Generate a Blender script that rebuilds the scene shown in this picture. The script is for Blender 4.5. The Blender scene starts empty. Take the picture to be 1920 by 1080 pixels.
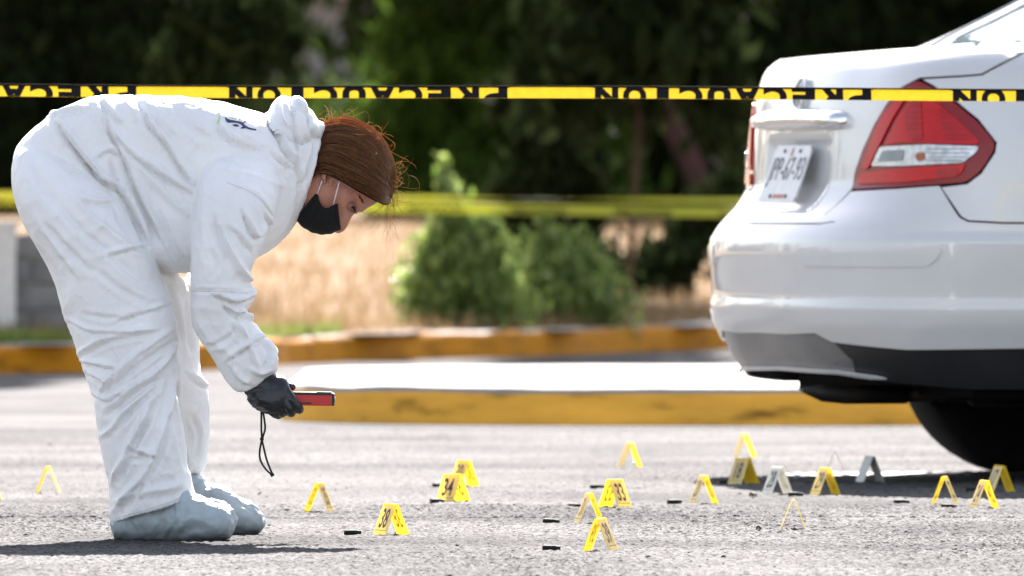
import bpy, bmesh, math, random
import numpy as np
from mathutils import Vector, Matrix
from mathutils.bvhtree import BVHTree

random.seed(7)
rng = np.random.default_rng(7)
scene = bpy.context.scene
col = scene.collection
R = math.radians

# ------------------------------------------------------------------ camera
F = 24000.0      # focal length in pixels of a 1920 px wide picture (450 mm lens)
CAM_H = 0.70     # camera height above the road
HY = 380.0       # picture row of the horizon
CX = 960.0
cam_data = bpy.data.cameras.new("camera")
cam = bpy.data.objects.new("camera", cam_data)
col.objects.link(cam)
cam.location = (0, 0, CAM_H)
cam.rotation_euler = (R(90) - math.atan(160.0 / F), 0, 0)
cam_data.sensor_width = 36.0
cam_data.lens = F * 36.0 / 1920.0
cam_data.clip_start = 0.5
cam_data.clip_end = 3000
cam_data.dof.use_dof = True
cam_data.dof.focus_distance = 26.55
cam_data.dof.aperture_fstop = 11.0
scene.camera = cam

# ------------------------------------------------------------------ daylight
SUN_EL, SUN_AZ = R(35), R(3.4)       # azimuth from +Y towards +X
world = bpy.data.worlds.new("World")
scene.world = world
world.use_nodes = True
wn = world.node_tree.nodes
wl = world.node_tree.links
sky = wn.new("ShaderNodeTexSky")
sky.sky_type = 'NISHITA'
sky.sun_disc = False
sky.sun_elevation = SUN_EL
sky.sun_rotation = SUN_AZ
sky.air_density = 1.0
sky.dust_density = 1.0
sky.ozone_density = 0.5
wn["Background"].inputs[1].default_value = 0.062
hsv = wn.new("ShaderNodeHueSaturation"); hsv.inputs["Saturation"].default_value = .62   # thin pale haze
wl.new(sky.outputs[0], hsv.inputs["Color"])
wl.new(hsv.outputs[0], wn["Background"].inputs[0])
sun_data = bpy.data.lights.new("sun", 'SUN')
sun_data.energy = 4.6
sun_data.angle = R(0.5)
sun_data.color = (1.0, 0.98, 0.955)
sun = bpy.data.objects.new("sun", sun_data)
col.objects.link(sun)
sdir = Vector((math.sin(SUN_AZ) * math.cos(SUN_EL), math.cos(SUN_AZ) * math.cos(SUN_EL), math.sin(SUN_EL)))
sun.rotation_euler = sdir.to_track_quat('Z', 'Y').to_euler()
sun.location = (10, 60, 40)
scene.view_settings.view_transform = 'Standard'
scene.view_settings.look = 'None'
scene.view_settings.exposure = 2.47
scene.view_settings.gamma = 1.0
scene.view_settings.use_white_balance = True     # the photograph is balanced for open shade
scene.view_settings.white_balance_temperature = 6750
scene.view_settings.white_balance_tint = 14
scene.render.engine = 'CYCLES'
scene.cycles.use_denoising = True
scene.cycles.max_bounces = 10
scene.cycles.transparent_max_bounces = 12

# ------------------------------------------------------------------ helpers
def P(px, py, d):
    s = F / d
    return Vector(((px - CX) / s, d, CAM_H + (HY - py) / s))

def G(px, py, z=0.0):
    """the point of the road (height z) that lies at a picture position"""
    d = F * (CAM_H - z) / (py - HY)
    return Vector(((px - CX) * d / F, d, z))

def tag(o, label=None, cat=None, group=None, kind=None):
    if label: o["label"] = label
    if cat: o["category"] = cat
    if group: o["group"] = group
    if kind: o["kind"] = kind
    return o

def empty(name, loc=(0, 0, 0), rz=0.0, label=None, cat=None, group=None):
    o = bpy.data.objects.new(name, None)
    o.empty_display_size = 0.1
    col.objects.link(o)
    o.location = loc
    o.rotation_euler = (0, 0, rz)
    return tag(o, label, cat, group)

def link(name, me, mat=None, parent=None, smooth=False):
    o = bpy.data.objects.new(name, me)
    col.objects.link(o)
    if mat is not None:
        if not me.materials: me.materials.append(mat)
    if smooth:
        me.shade_smooth()
    if parent is not None:
        o.parent = parent
    return o

def mesh(name, verts, faces, mat=None, parent=None, smooth=False):
    me = bpy.data.meshes.new(name)
    me.from_pydata([tuple(v) for v in verts], [], [tuple(f) for f in faces])
    me.update()
    return link(name, me, mat, parent, smooth)

def np_mesh(name, V, Fc):
    """V (n,3) array, Fc (m,k) int array"""
    me = bpy.data.meshes.new(name)
    n, m, k = len(V), len(Fc), Fc.shape[1]
    me.vertices.add(n)
    me.vertices.foreach_set("co", np.ascontiguousarray(V, dtype=np.float32).ravel())
    me.loops.add(m * k)
    me.loops.foreach_set("vertex_index", np.ascontiguousarray(Fc, dtype=np.int32).ravel())
    me.polygons.add(m)
    me.polygons.foreach_set("loop_start", np.arange(0, m * k, k, dtype=np.int32))
    me.polygons.foreach_set("loop_total", np.full(m, k, dtype=np.int32))
    me.update(calc_edges=True)
    me.validate()
    return me

class MB:
    def __init__(self): self.v = []; self.f = []
    def add(self, V, Fc):
        o = len(self.v)
        self.v += [tuple(x) for x in V]
        self.f += [tuple(i + o for i in f) for f in Fc]
        return self
    def box(self, c, size, rot=None):
        sx, sy, sz = size[0] / 2, size[1] / 2, size[2] / 2
        V = [Vector((x * sx, y * sy, z * sz)) for x in (-1, 1) for y in (-1, 1) for z in (-1, 1)]
        if rot is not None: V = [rot @ v for v in V]
        V = [v + Vector(c) for v in V]
        return self.add(V, [(0, 1, 3, 2), (4, 6, 7, 5), (0, 4, 5, 1), (2, 3, 7, 6), (0, 2, 6, 4), (1, 5, 7, 3)])
    def tube(self, pts, rad, n=8, cap=True):
        pts = [Vector(p) for p in pts]
        rads = rad if hasattr(rad, '__len__') else [rad] * len(pts)
        V = []; Fc = []
        up = None
        for i, p in enumerate(pts):
            t = (pts[min(i + 1, len(pts) - 1)] - pts[max(i - 1, 0)]).normalized()
            if up is None:
                up = Vector((0, 0, 1)) if abs(t.z) < .9 else Vector((1, 0, 0))
            a = t.cross(up).normalized(); b = a.cross(t).normalized(); up = b
            for k in range(n):
                an = 2 * math.pi * k / n
                V.append(p + (a * math.cos(an) + b * math.sin(an)) * rads[i])
        for i in range(len(pts) - 1):
            for k in range(n):
                Fc.append((i * n + k, i * n + (k + 1) % n, (i + 1) * n + (k + 1) % n, (i + 1) * n + k))
        if cap:
            Fc.append(tuple(range(n - 1, -1, -1)))
            Fc.append(tuple(range((len(pts) - 1) * n, len(pts) * n)))
        return self.add(V, Fc)
    def lathe(self, prof, axis_o, axis_d, n=16):
        d = Vector(axis_d).normalized()
        a = d.orthogonal().normalized(); b = d.cross(a)
        V = []; Fc = []
        for (t, r) in prof:
            for k in range(n):
                an = 2 * math.pi * k / n
                V.append(Vector(axis_o) + d * t + (a * math.cos(an) + b * math.sin(an)) * r)
        for i in range(len(prof) - 1):
            for k in range(n):
                Fc.append((i * n + k, i * n + (k + 1) % n, (i + 1) * n + (k + 1) % n, (i + 1) * n + k))
        Fc.append(tuple(range(n - 1, -1, -1)))
        Fc.append(tuple(range((len(prof) - 1) * n, len(prof) * n)))
        return self.add(V, Fc)
    def build(self, name, mat=None, parent=None, smooth=False):
        return mesh(name, self.v, self.f, mat, parent, smooth)

def fix_normals(o):
    bm = bmesh.new(); bm.from_mesh(o.data)
    bmesh.ops.recalc_face_normals(bm, faces=bm.faces)
    bm.to_mesh(o.data); bm.free()
    return o

def text_geo(s, size=1.0, extrude=0.0, offset=0.0, bold_x=1.0):
    """outline text as plain mesh data, centred on its own middle: verts (x,y,z), faces"""
    cu = bpy.data.curves.new("lettering", 'FONT')
    cu.body = s; cu.size = size; cu.extrude = extrude; cu.offset = offset
    cu.align_x = 'LEFT'; cu.resolution_u = 4
    o = bpy.data.objects.new("lettering", cu)
    col.objects.link(o)
    dg = bpy.context.evaluated_depsgraph_get()
    me = bpy.data.meshes.new_from_object(o.evaluated_get(dg))
    V = np.array([v.co[:] for v in me.vertices], dtype=float)
    Fc = [tuple(p.vertices) for p in me.polygons]
    bpy.data.objects.remove(o); bpy.data.meshes.remove(me); bpy.data.curves.remove(cu)
    lo, hi = V.min(0), V.max(0)
    V -= (lo + hi) / 2
    V[:, 0] *= bold_x
    return V, Fc

def catmull(pts, n):
    """pts (m,k) -> smooth resample with n points per span"""
    p = np.asarray(pts, float)
    q = np.vstack([2 * p[0] - p[1], p, 2 * p[-1] - p[-2]])
    out = []
    for i in range(len(p) - 1):
        p0, p1, p2, p3 = q[i:i + 4]
        for t in np.linspace(0, 1, n, endpoint=False):
            out.append(.5 * ((2 * p1) + (-p0 + p2) * t + (2 * p0 - 5 * p1 + 4 * p2 - p3) * t ** 2 + (-p0 + 3 * p1 - 3 * p2 + p3) * t ** 3))
    out.append(p[-1])
    return np.array(out)

# value noise, vectorised
def _hash(i, j, k, seed):
    h = (i * 374761393 + j * 668265263 + k * 2147483647 + seed * 1274126177) & 0xFFFFFFFF
    h = ((h ^ (h >> 13)) * 1274126177) & 0xFFFFFFFF
    h = (h ^ (h >> 16)) & 0xFFFFFFFF
    return h / 4294967295.0 * 2 - 1

def vnoise(p, seed=0):
    p = np.asarray(p, float)
    i = np.floor(p).astype(np.int64); f = p - i
    u = f * f * f * (f * (f * 6 - 15) + 10)
    r = 0
    for dx in (0, 1):
        wx = u[:, 0] if dx else 1 - u[:, 0]
        for dy in (0, 1):
            wy = u[:, 1] if dy else 1 - u[:, 1]
            for dz in (0, 1):
                wz = u[:, 2] if dz else 1 - u[:, 2]
                r = r + wx * wy * wz * _hash(i[:, 0] + dx, i[:, 1] + dy, i[:, 2] + dz, seed)
    return r

def sstep(a, b, x):
    t = np.clip((x - a) / (b - a), 0, 1)
    return t * t * (3 - 2 * t)

# ------------------------------------------------------------------ materials
def new_mat(name):
    m = bpy.data.materials.new(name); m.use_nodes = True
    return m, m.node_tree.nodes, m.node_tree.links, m.node_tree.nodes["Principled BSDF"]

def ramp(nodes, stops):
    r = nodes.new("ShaderNodeValToRGB")
    e = r.color_ramp.elements
    while len(e) < len(stops): e.new(.5)
    for x, (pos, c) in zip(e, stops):
        x.position = pos
        x.color = (c[0], c[1], c[2], 1) if hasattr(c, '__len__') else (c, c, c, 1)
    return r

def plain(name, color, rough=.6, metal=0.0, var=.12, scale=30., coat=0., spec=.5, bump=0., bscale=200.):
    """one base colour with a little procedural unevenness"""
    m, n, l, b = new_mat(name)
    tc = n.new("ShaderNodeTexCoord")
    no = n.new("ShaderNodeTexNoise"); no.inputs["Scale"].default_value = scale; no.inputs["Detail"].default_value = 5
    l.new(tc.outputs["Object"], no.inputs["Vector"])
    lo = [c * (1 - var) for c in color]; hi = [min(1, c * (1 + var)) for c in color]
    r = ramp(n, [(.3, lo), (.7, hi)])
    l.new(no.outputs["Fac"], r.inputs[0]); l.new(r.outputs[0], b.inputs["Base Color"])
    b.inputs["Roughness"].default_value = rough
    b.inputs["Metallic"].default_value = metal
    b.inputs["Coat Weight"].default_value = coat
    b.inputs["Specular IOR Level"].default_value = spec
    if bump:
        n2 = n.new("ShaderNodeTexNoise"); n2.inputs["Scale"].default_value = bscale; n2.inputs["Detail"].default_value = 4
        l.new(tc.outputs["Object"], n2.inputs["Vector"])
        bp = n.new("ShaderNodeBump"); bp.inputs["Strength"].default_value = bump; bp.inputs["Distance"].default_value = .002
        l.new(n2.outputs["Fac"], bp.inputs["Height"]); l.new(bp.outputs[0], b.inputs["Normal"])
    return m

def leafy(name, c1, c2, trans=.35, rough=.5, spec=.4):
    m, n, l, b = new_mat(name)
    ge = n.new("ShaderNodeNewGeometry")
    r = ramp(n, [(0., c1), (1., c2)])
    l.new(ge.outputs["Random Per Island"], r.inputs[0])
    l.new(r.outputs[0], b.inputs["Base Color"])
    b.inputs["Roughness"].default_value = rough
    b.inputs["Specular IOR Level"].default_value = spec
    tr = n.new("ShaderNodeBsdfTranslucent")
    l.new(r.outputs[0], tr.inputs["Color"])
    mx = n.new("ShaderNodeMixShader"); mx.inputs[0].default_value = trans
    l.new(b.outputs[0], mx.inputs[1]); l.new(tr.outputs[0], mx.inputs[2])
    l.new(mx.outputs[0], n["Material Output"].inputs["Surface"])
    return m

def mat_asphalt():
    m, n, l, b = new_mat("asphalt")
    tc = n.new("ShaderNodeTexCoord")
    big = n.new("ShaderNodeTexNoise"); big.inputs["Scale"].default_value = .9; big.inputs["Detail"].default_value = 5
    l.new(tc.outputs["Object"], big.inputs["Vector"])
    gr = n.new("ShaderNodeTexVoronoi"); gr.inputs["Scale"].default_value = 95
    l.new(tc.outputs["Object"], gr.inputs["Vector"])
    fi = n.new("ShaderNodeTexNoise"); fi.inputs["Scale"].default_value = 160; fi.inputs["Detail"].default_value = 6
    l.new(tc.outputs["Object"], fi.inputs["Vector"])
    r1 = ramp(n, [(.36, (.054, .054, .055)), (.5, (.092, .0915, .091)), (.64, (.120, .119, .118))])
    l.new(big.outputs["Fac"], r1.inputs[0])
    r2 = ramp(n, [(0., (.16, .16, .17)), (.38, (.85, .85, .85)), (.7, (1.05, 1.04, 1.03)), (1., (1.5, 1.48, 1.45))])
    l.new(gr.outputs["Color"], r2.inputs[0])
    mu = n.new("ShaderNodeMix"); mu.data_type = 'RGBA'; mu.blend_type = 'MULTIPLY'; mu.inputs["Factor"].default_value = 1
    l.new(r1.outputs[0], mu.inputs["A"]); l.new(r2.outputs[0], mu.inputs["B"])
    l.new(mu.outputs["Result"], b.inputs["Base Color"])
    b.inputs["Roughness"].default_value = .9
    b.inputs["Specular IOR Level"].default_value = .04
    bp = n.new("ShaderNodeBump"); bp.inputs["Strength"].default_value = .8; bp.inputs["Distance"].default_value = .004
    ad = n.new("ShaderNodeMath"); ad.operation = 'ADD'
    l.new(gr.outputs["Distance"], ad.inputs[0]); l.new(fi.outputs["Fac"], ad.inputs[1])
    l.new(ad.outputs[0], bp.inputs["Height"]); l.new(bp.outputs[0], b.inputs["Normal"])
    return m

def mat_kerb_paint(name, c, wear):
    """yellow kerb paint with dirt, scuffs and a worn upper rim that shows the concrete"""
    m, n, l, b = new_mat(name)
    tc = n.new("ShaderNodeTexCoord")
    mp = n.new("ShaderNodeMapping"); mp.inputs["Scale"].default_value = (1.6, 1.6, 7)
    l.new(tc.outputs["Object"], mp.inputs["Vector"])
    no = n.new("ShaderNodeTexNoise"); no.inputs["Scale"].default_value = 2.2; no.inputs["Detail"].default_value = 6; no.inputs["Roughness"].default_value = .6
    l.new(mp.outputs[0], no.inputs["Vector"])
    r = ramp(n, [(.30, tuple(x * .32 for x in c)), (.42, tuple(x * .85 for x in c)), (.7, tuple(min(1, x * 1.1) for x in c))])
    l.new(no.outputs["Fac"], r.inputs[0])
    se = n.new("ShaderNodeSeparateXYZ"); l.new(tc.outputs["Object"], se.inputs[0])
    n2 = n.new("ShaderNodeTexNoise"); n2.inputs["Scale"].default_value = 3.0; n2.inputs["Detail"].default_value = 7
    l.new(tc.outputs["Object"], n2.inputs["Vector"])
    ma = n.new("ShaderNodeMath"); ma.operation = 'MULTIPLY_ADD'; ma.inputs[1].default_value = wear; ma.inputs[2].default_value = 0
    l.new(n2.outputs["Fac"], ma.inputs[0])
    ad = n.new("ShaderNodeMath"); ad.operation = 'ADD'
    l.new(se.outputs["Z"], ad.inputs[0]); l.new(ma.outputs[0], ad.inputs[1])
    r3 = ramp(n, [(.150, 0.), (.158, 1.)])
    l.new(ad.outputs[0], r3.inputs[0])
    mx = n.new("ShaderNodeMix"); mx.data_type = 'RGBA'
    l.new(r3.outputs[0], mx.inputs["Factor"]); l.new(r.outputs[0], mx.inputs["A"]); mx.inputs["B"].default_value = (.48, .45, .41, 1)
    l.new(mx.outputs["Result"], b.inputs["Base Color"])
    b.inputs["Roughness"].default_value = .8; b.inputs["Specular IOR Level"].default_value = .15
    bp = n.new("ShaderNodeBump"); bp.inputs["Strength"].default_value = .4; bp.inputs["Distance"].default_value = .01
    l.new(no.outputs["Fac"], bp.inputs["Height"]); l.new(bp.outputs[0], b.inputs["Normal"])
    return m

def mat_suit():
    """white crinkled disposable coverall cloth"""
    m, n, l, b = new_mat("coverall_cloth")
    tc = n.new("ShaderNodeTexCoord")
    b.inputs["Base Color"].default_value = (.83, .83, .83, 1)
    b.inputs["Roughness"].default_value = .55
    b.inputs["Specular IOR Level"].default_value = .35
    no = n.new("ShaderNodeTexNoise"); no.inputs["Scale"].default_value = 7; no.inputs["Detail"].default_value = 6
    l.new(tc.outputs["Object"], no.inputs["Vector"])
    r = ramp(n, [(.35, (.79, .785, .78)), (.65, (.86, .86, .86))])
    l.new(no.outputs["Fac"], r.inputs[0]); l.new(r.outputs[0], b.inputs["Base Color"])
    # crinkles: warped cell facets at two sizes plus a fibre grain
    wa = n.new("ShaderNodeTexNoise"); wa.inputs["Scale"].default_value = 9; wa.inputs["Detail"].default_value = 3
    l.new(tc.outputs["Object"], wa.inputs["Vector"])
    mixv = n.new("ShaderNodeMix"); mixv.data_type = 'RGBA'; mixv.blend_type = 'LINEAR_LIGHT'; mixv.inputs["Factor"].default_value = .06
    l.new(tc.outputs["Object"], mixv.inputs["A"]); l.new(wa.outputs["Color"], mixv.inputs["B"])
    v1 = n.new("ShaderNodeTexVoronoi"); v1.inputs["Scale"].default_value = 17
    v2 = n.new("ShaderNodeTexVoronoi"); v2.inputs["Scale"].default_value = 52
    l.new(mixv.outputs["Result"], v1.inputs["Vector"]); l.new(mixv.outputs["Result"], v2.inputs["Vector"])
    a = n.new("ShaderNodeMath"); a.operation = 'MULTIPLY_ADD'; a.inputs[1].default_value = .3
    l.new(v2.outputs["Distance"], a.inputs[0]); l.new(v1.outputs["Distance"], a.inputs[2])
    # sharp paper-like crease lines: ridges of stretched noise
    hs = []
    for sc, rot, st in ((7.0, .75, (1.0, 1.0, .35)), (16.0, -.45, (1.0, 1.0, .45))):
        mp = n.new("ShaderNodeMapping"); mp.inputs["Rotation"].default_value = (0, rot, 0); mp.inputs["Scale"].default_value = st
        l.new(mixv.outputs["Result"], mp.inputs["Vector"])
        nz = n.new("ShaderNodeTexNoise"); nz.inputs["Scale"].default_value = sc; nz.inputs["Detail"].default_value = 2; nz.inputs["Roughness"].default_value = .45
        l.new(mp.outputs[0], nz.inputs["Vector"])
        s1 = n.new("ShaderNodeMath"); s1.operation = 'SUBTRACT'; s1.inputs[1].default_value = .5; l.new(nz.outputs["Fac"], s1.inputs[0])
        s2 = n.new("ShaderNodeMath"); s2.operation = 'ABSOLUTE'; l.new(s1.outputs[0], s2.inputs[0])
        s3 = n.new("ShaderNodeMath"); s3.operation = 'MINIMUM'; s3.inputs[1].default_value = .09; l.new(s2.outputs[0], s3.inputs[0])
        s4 = n.new("ShaderNodeMath"); s4.operation = 'MULTIPLY'; s4.inputs[1].default_value = -7.0 / (sc / 7.0); l.new(s3.outputs[0], s4.inputs[0])
        hs.append(s4)
    h1 = n.new("ShaderNodeMath"); h1.operation = 'ADD'; l.new(hs[0].outputs[0], h1.inputs[0]); l.new(hs[1].outputs[0], h1.inputs[1])
    h2 = n.new("ShaderNodeMath"); h2.operation = 'MULTIPLY_ADD'; h2.inputs[1].default_value = .45
    l.new(a.outputs[0], h2.inputs[0]); l.new(h1.outputs[0], h2.inputs[2])
    bp = n.new("ShaderNodeBump"); bp.inputs["Strength"].default_value = .42; bp.inputs["Distance"].default_value = .010
    l.new(h2.outputs[0], bp.inputs["Height"]); l.new(bp.outputs[0], b.inputs["Normal"])
    return m

def mat_bootie():
    m, n, l, b = new_mat("shoe_cover_cloth")
    tc = n.new("ShaderNodeTexCoord")
    no = n.new("ShaderNodeTexNoise"); no.inputs["Scale"].default_value = 14; no.inputs["Detail"].default_value = 7
    l.new(tc.outputs["Object"], no.inputs["Vector"])
    se = n.new("ShaderNodeSeparateXYZ"); l.new(tc.outputs["Object"], se.inputs[0])
    r = ramp(n, [(.3, (.30, .36, .39)), (.5, (.40, .47, .50)), (.75, (.46, .53, .56))])
    l.new(no.outputs["Fac"], r.inputs[0])
    d = ramp(n, [(0., (.45, .43, .42)), (.03, (1, 1, 1))])   # road dirt along the sole
    ad = n.new("ShaderNodeMath"); ad.operation = 'MULTIPLY_ADD'; ad.inputs[1].default_value = -.03
    l.new(no.outputs["Fac"], ad.inputs[0]); l.new(se.outputs["Z"], ad.inputs[2]); l.new(ad.outputs[0], d.inputs[0])
    mu = n.new("ShaderNodeMix"); mu.data_type = 'RGBA'; mu.blend_type = 'MULTIPLY'; mu.inputs["Factor"].default_value = 1
    l.new(r.outputs[0], mu.inputs["A"]); l.new(d.outputs[0], mu.inputs["B"])
    l.new(mu.outputs["Result"], b.inputs["Base Color"])
    b.inputs["Roughness"].default_value = .5
    v = n.new("ShaderNodeTexVoronoi"); v.inputs["Scale"].default_value = 38
    l.new(tc.outputs["Object"], v.inputs["Vector"])
    bp = n.new("ShaderNodeBump"); bp.inputs["Strength"].default_value = .4; bp.inputs["Distance"].default_value = .008
    l.new(v.outputs["Distance"], bp.inputs["Height"]); l.new(bp.outputs[0], b.inputs["Normal"])
    return m

def mat_translucent(name, color, trans, rough=.35):
    m, n, l, b = new_mat(name)
    tc = n.new("ShaderNodeTexCoord")
    no = n.new("ShaderNodeTexNoise"); no.inputs["Scale"].default_value = 60; no.inputs["Detail"].default_value = 4
    l.new(tc.outputs["Object"], no.inputs["Vector"])
    r = ramp(n, [(.3, tuple(c * .9 for c in color)), (.7, color)])
    l.new(no.outputs["Fac"], r.inputs[0])
    l.new(r.outputs[0], b.inputs["Base Color"]); b.inputs["Roughness"].default_value = rough
    tr = n.new("ShaderNodeBsdfTranslucent"); l.new(r.outputs[0], tr.inputs["Color"])
    mx = n.new("ShaderNodeMixShader"); mx.inputs[0].default_value = trans
    l.new(b.outputs[0], mx.inputs[1]); l.new(tr.outputs[0], mx.inputs[2])
    l.new(mx.outputs[0], n["Material Output"].inputs["Surface"])
    return m

def mat_field(name, stops, scale):
    m, n, l, b = new_mat(name)
    tc = n.new("ShaderNodeTexCoord")
    no = n.new("ShaderNodeTexNoise"); no.inputs["Scale"].default_value = scale; no.inputs["Detail"].default_value = 8; no.inputs["Roughness"].default_value = .65
    l.new(tc.outputs["Object"], no.inputs["Vector"])
    r = ramp(n, stops); l.new(no.outputs["Fac"], r.inputs[0]); l.new(r.outputs[0], b.inputs["Base Color"])
    b.inputs["Roughness"].default_value = .95; b.inputs["Specular IOR Level"].default_value = .1
    return m

M = {}
M['asphalt'] = mat_asphalt()
M['line'] = plain("pale_strip", (.30, .295, .285), .7, var=.25, scale=8, bump=.5, bscale=90)
M['concrete'] = plain("pale_concrete", (.25, .24, .222), .85, var=.2, scale=6, bump=.6, bscale=60)
M['kerb_near'] = mat_kerb_paint("yellow_kerb_paint", (.86, .43, .06), .075)
M['kerb_far'] = mat_kerb_paint("orange_kerb_paint", (.52, .205, .007), .045)
M['dry'] = mat_field("dry_earth", [(.3, (.135, .082, .043)), (.5, (.20, .130, .072)), (.7, (.26, .175, .10))], 1.2)
M['dry_grass'] = leafy("dry_grass_blades", (.165, .105, .053), (.29, .20, .105), .35, .8, .1)
M['green_grass'] = leafy("green_grass_blades", (.10, .15, .03), (.22, .28, .07), .4, .7, .2)
M['suit'] = mat_suit()
M['seam'] = plain('seam_thread', (.42, .42, .44), .8)
M['bootie'] = mat_bootie()
M['glove'] = plain("black_nitrile", (.012, .013, .016), .38, var=.3, scale=40, spec=.5, bump=.25, bscale=120)
M['mask'] = plain("black_cloth", (.012, .012, .012), .9, var=.2, scale=200, spec=.2, bump=.3, bscale=500)
M['strap_white'] = plain("white_elastic", (.75, .74, .72), .8, var=.05)
M['skin'] = plain("skin", (.46, .20, .135), .5, var=.10, scale=30, bump=.1, bscale=600)
M['skin'].node_tree.nodes["Principled BSDF"].inputs["Subsurface Weight"].default_value = .15
M['skin'].node_tree.nodes["Principled BSDF"].inputs["Subsurface Radius"].default_value = (.006, .002, .001)
M['lip'] = plain("eyelid_skin", (.30, .13, .10), .5)
M['hair_base'] = plain("brown_hair", (.030, .010, .005), .8, var=.3, scale=60, spec=.1)
def mat_hair():
    m, n, l, b = new_mat("brown_hair_strands")
    ge = n.new("ShaderNodeNewGeometry")
    r = ramp(n, [(0., (.012, .004, .002)), (.45, (.060, .016, .006)), (.8, (.12, .036, .012)), (1., (.32, .12, .038))])
    l.new(ge.outputs["Random Per Island"], r.inputs[0]); l.new(r.outputs[0], b.inputs["Base Color"])
    b.inputs["Roughness"].default_value = .27; b.inputs["Specular IOR Level"].default_value = 1.0; b.inputs["IOR"].default_value = 1.6; b.inputs["Specular Tint"].default_value = (1.0, .66, .38, 1)
    tr = n.new("ShaderNodeBsdfTranslucent"); tr.inputs["Color"].default_value = (.80, .36, .12, 1)
    mx = n.new("ShaderNodeMixShader"); mx.inputs[0].default_value = .30
    l.new(b.outputs[0], mx.inputs[1]); l.new(tr.outputs[0], mx.inputs[2])
    l.new(mx.outputs[0], n["Material Output"].inputs["Surface"])
    return m
M['hair'] = mat_hair()
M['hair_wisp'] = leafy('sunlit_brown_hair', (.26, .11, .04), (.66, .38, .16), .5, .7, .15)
M['eye_white'] = plain("eye_white", (.6, .57, .54), .2, var=.03)
M['iris'] = plain("dark_iris", (.02, .012, .008), .1, var=.1)
M['red_plastic'] = plain("red_plastic", (.52, .018, .016), .35, var=.05)
M['black_plastic'] = plain("black_rubber", (.018, .019, .022), .5, var=.2)
M['cord'] = plain("black_cord", (.010, .010, .010), .8, var=.2, scale=400, bump=.4, bscale=900)
M['navy'] = plain("navy_print", (.02, .03, .12), .5)
M['green_print'] = plain("green_print", (.45, .65, .35), .5)
M['yellow_pl'] = mat_translucent("yellow_marker_plastic", (.97, .80, .10), .74)
M['label'] = mat_translucent("marker_face_sheen", (.94, .82, .42), .55)  # sky sheen on the outer faces, put into a paler colour
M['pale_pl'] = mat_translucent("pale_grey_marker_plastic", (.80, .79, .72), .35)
M['shade_pl'] = plain('shaded_marker_plastic', (.42, .43, .40), .5)  # car's shadow on one marker painted in as opaque grey
M['print'] = plain("black_print", (.012, .014, .03), .5)
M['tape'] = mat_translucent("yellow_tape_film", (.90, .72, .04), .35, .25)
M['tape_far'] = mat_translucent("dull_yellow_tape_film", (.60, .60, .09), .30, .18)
M['tape_black'] = plain("black_tape_print", (.005, .005, .006), .5, spec=.15)
M['case'] = plain("dark_lacquered_steel", (.014, .017, .014), .7, 0., spec=.2, var=.3, scale=200)
M['copper'] = plain("copper_primer", (.40, .19, .09), .35, .9)
M['pebble'] = plain("dark_stone", (.022, .022, .024), .9, var=.4, scale=100)

def mat_paint():
    m, n, l, b = new_mat("white_car_paint")
    tc = n.new("ShaderNodeTexCoord")
    no = n.new("ShaderNodeTexNoise"); no.inputs["Scale"].default_value = 3; no.inputs["Detail"].default_value = 6
    l.new(tc.outputs["Object"], no.inputs["Vector"])
    r = ramp(n, [(.3, (.57, .575, .58)), (.7, (.63, .635, .64))])
    l.new(no.outputs["Fac"], r.inputs[0]); l.new(r.outputs[0], b.inputs["Base Color"])
    b.inputs["Roughness"].default_value = .38; b.inputs["Metallic"].default_value = .08
    b.inputs["Coat Weight"].default_value = .9; b.inputs["Coat Roughness"].default_value = .05
    return m
M['paint'] = mat_paint()
M['dark_trim'] = plain("dark_grey_trim", (.017, .0175, .019), .36, var=.2, spec=.35, scale=10)
M['apron_shade'] = plain('apron_shade_grey', (.13, .132, .135), .35, var=.15, scale=6, coat=.4)  # half-shadow of the lower bumper painted as a flat mid grey
M['under'] = plain("underbody_black", (.005, .005, .005), .9, spec=.1, var=.4)
M['rust'] = plain("sooty_exhaust", (.018, .014, .012), .6, .3, var=.5, scale=20)
M['tyre'] = plain("tyre_rubber", (.006, .006, .0065), .9, spec=.15, var=.25, scale=50)
M['rim'] = plain("steel_rim", (.25, .25, .26), .4, .8)
M['chrome'] = plain("chrome", (.80, .81, .82), .06, 1.0, var=.02)
M['lens_red'] = plain("red_lens", (.54, .002, .005), .22, var=.06, coat=.14, spec=.25)
M['lens_dark'] = plain("dark_red_lens_rim", (.24, .002, .006), .22, var=.06, coat=.22, spec=.25)
M['lens_clear'] = plain("clear_lens_reflector", (.42, .42, .43), .16, .6, var=.3, scale=60, coat=.8)
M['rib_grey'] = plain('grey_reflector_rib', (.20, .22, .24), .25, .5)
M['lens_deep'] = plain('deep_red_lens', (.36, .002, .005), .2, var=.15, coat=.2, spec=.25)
M['amber'] = plain("amber_bulb", (.35, .09, .03), .2)
M['plate'] = plain("plate_white", (.62, .63, .63), .4, var=.08)
M['plate_ink'] = plain("plate_ink", (.09, .095, .11), .5)
M['plate_red'] = plain("plate_red", (.45, .10, .08), .5)
def mat_glass():
    m, n, l, b = new_mat("car_glass")
    tc = n.new("ShaderNodeTexCoord")
    no = n.new("ShaderNodeTexNoise"); no.inputs["Scale"].default_value = 5
    l.new(tc.outputs["Object"], no.inputs["Vector"])
    r = ramp(n, [(.3, (.13, .18, .20)), (.7, (.17, .22, .24))]); l.new(no.outputs["Fac"], r.inputs[0]); l.new(r.outputs[0], b.inputs["Base Color"])
    b.inputs["Transmission Weight"].default_value = .25; b.inputs["Roughness"].default_value = .03; b.inputs["IOR"].default_value = 1.25
    b.inputs["Coat Weight"].default_value = 0.
    return m
M['glass'] = mat_glass()
M['bark'] = plain("bark", (.045, .028, .019), .9, var=.4, scale=8, bump=.8, bscale=30)
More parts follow.
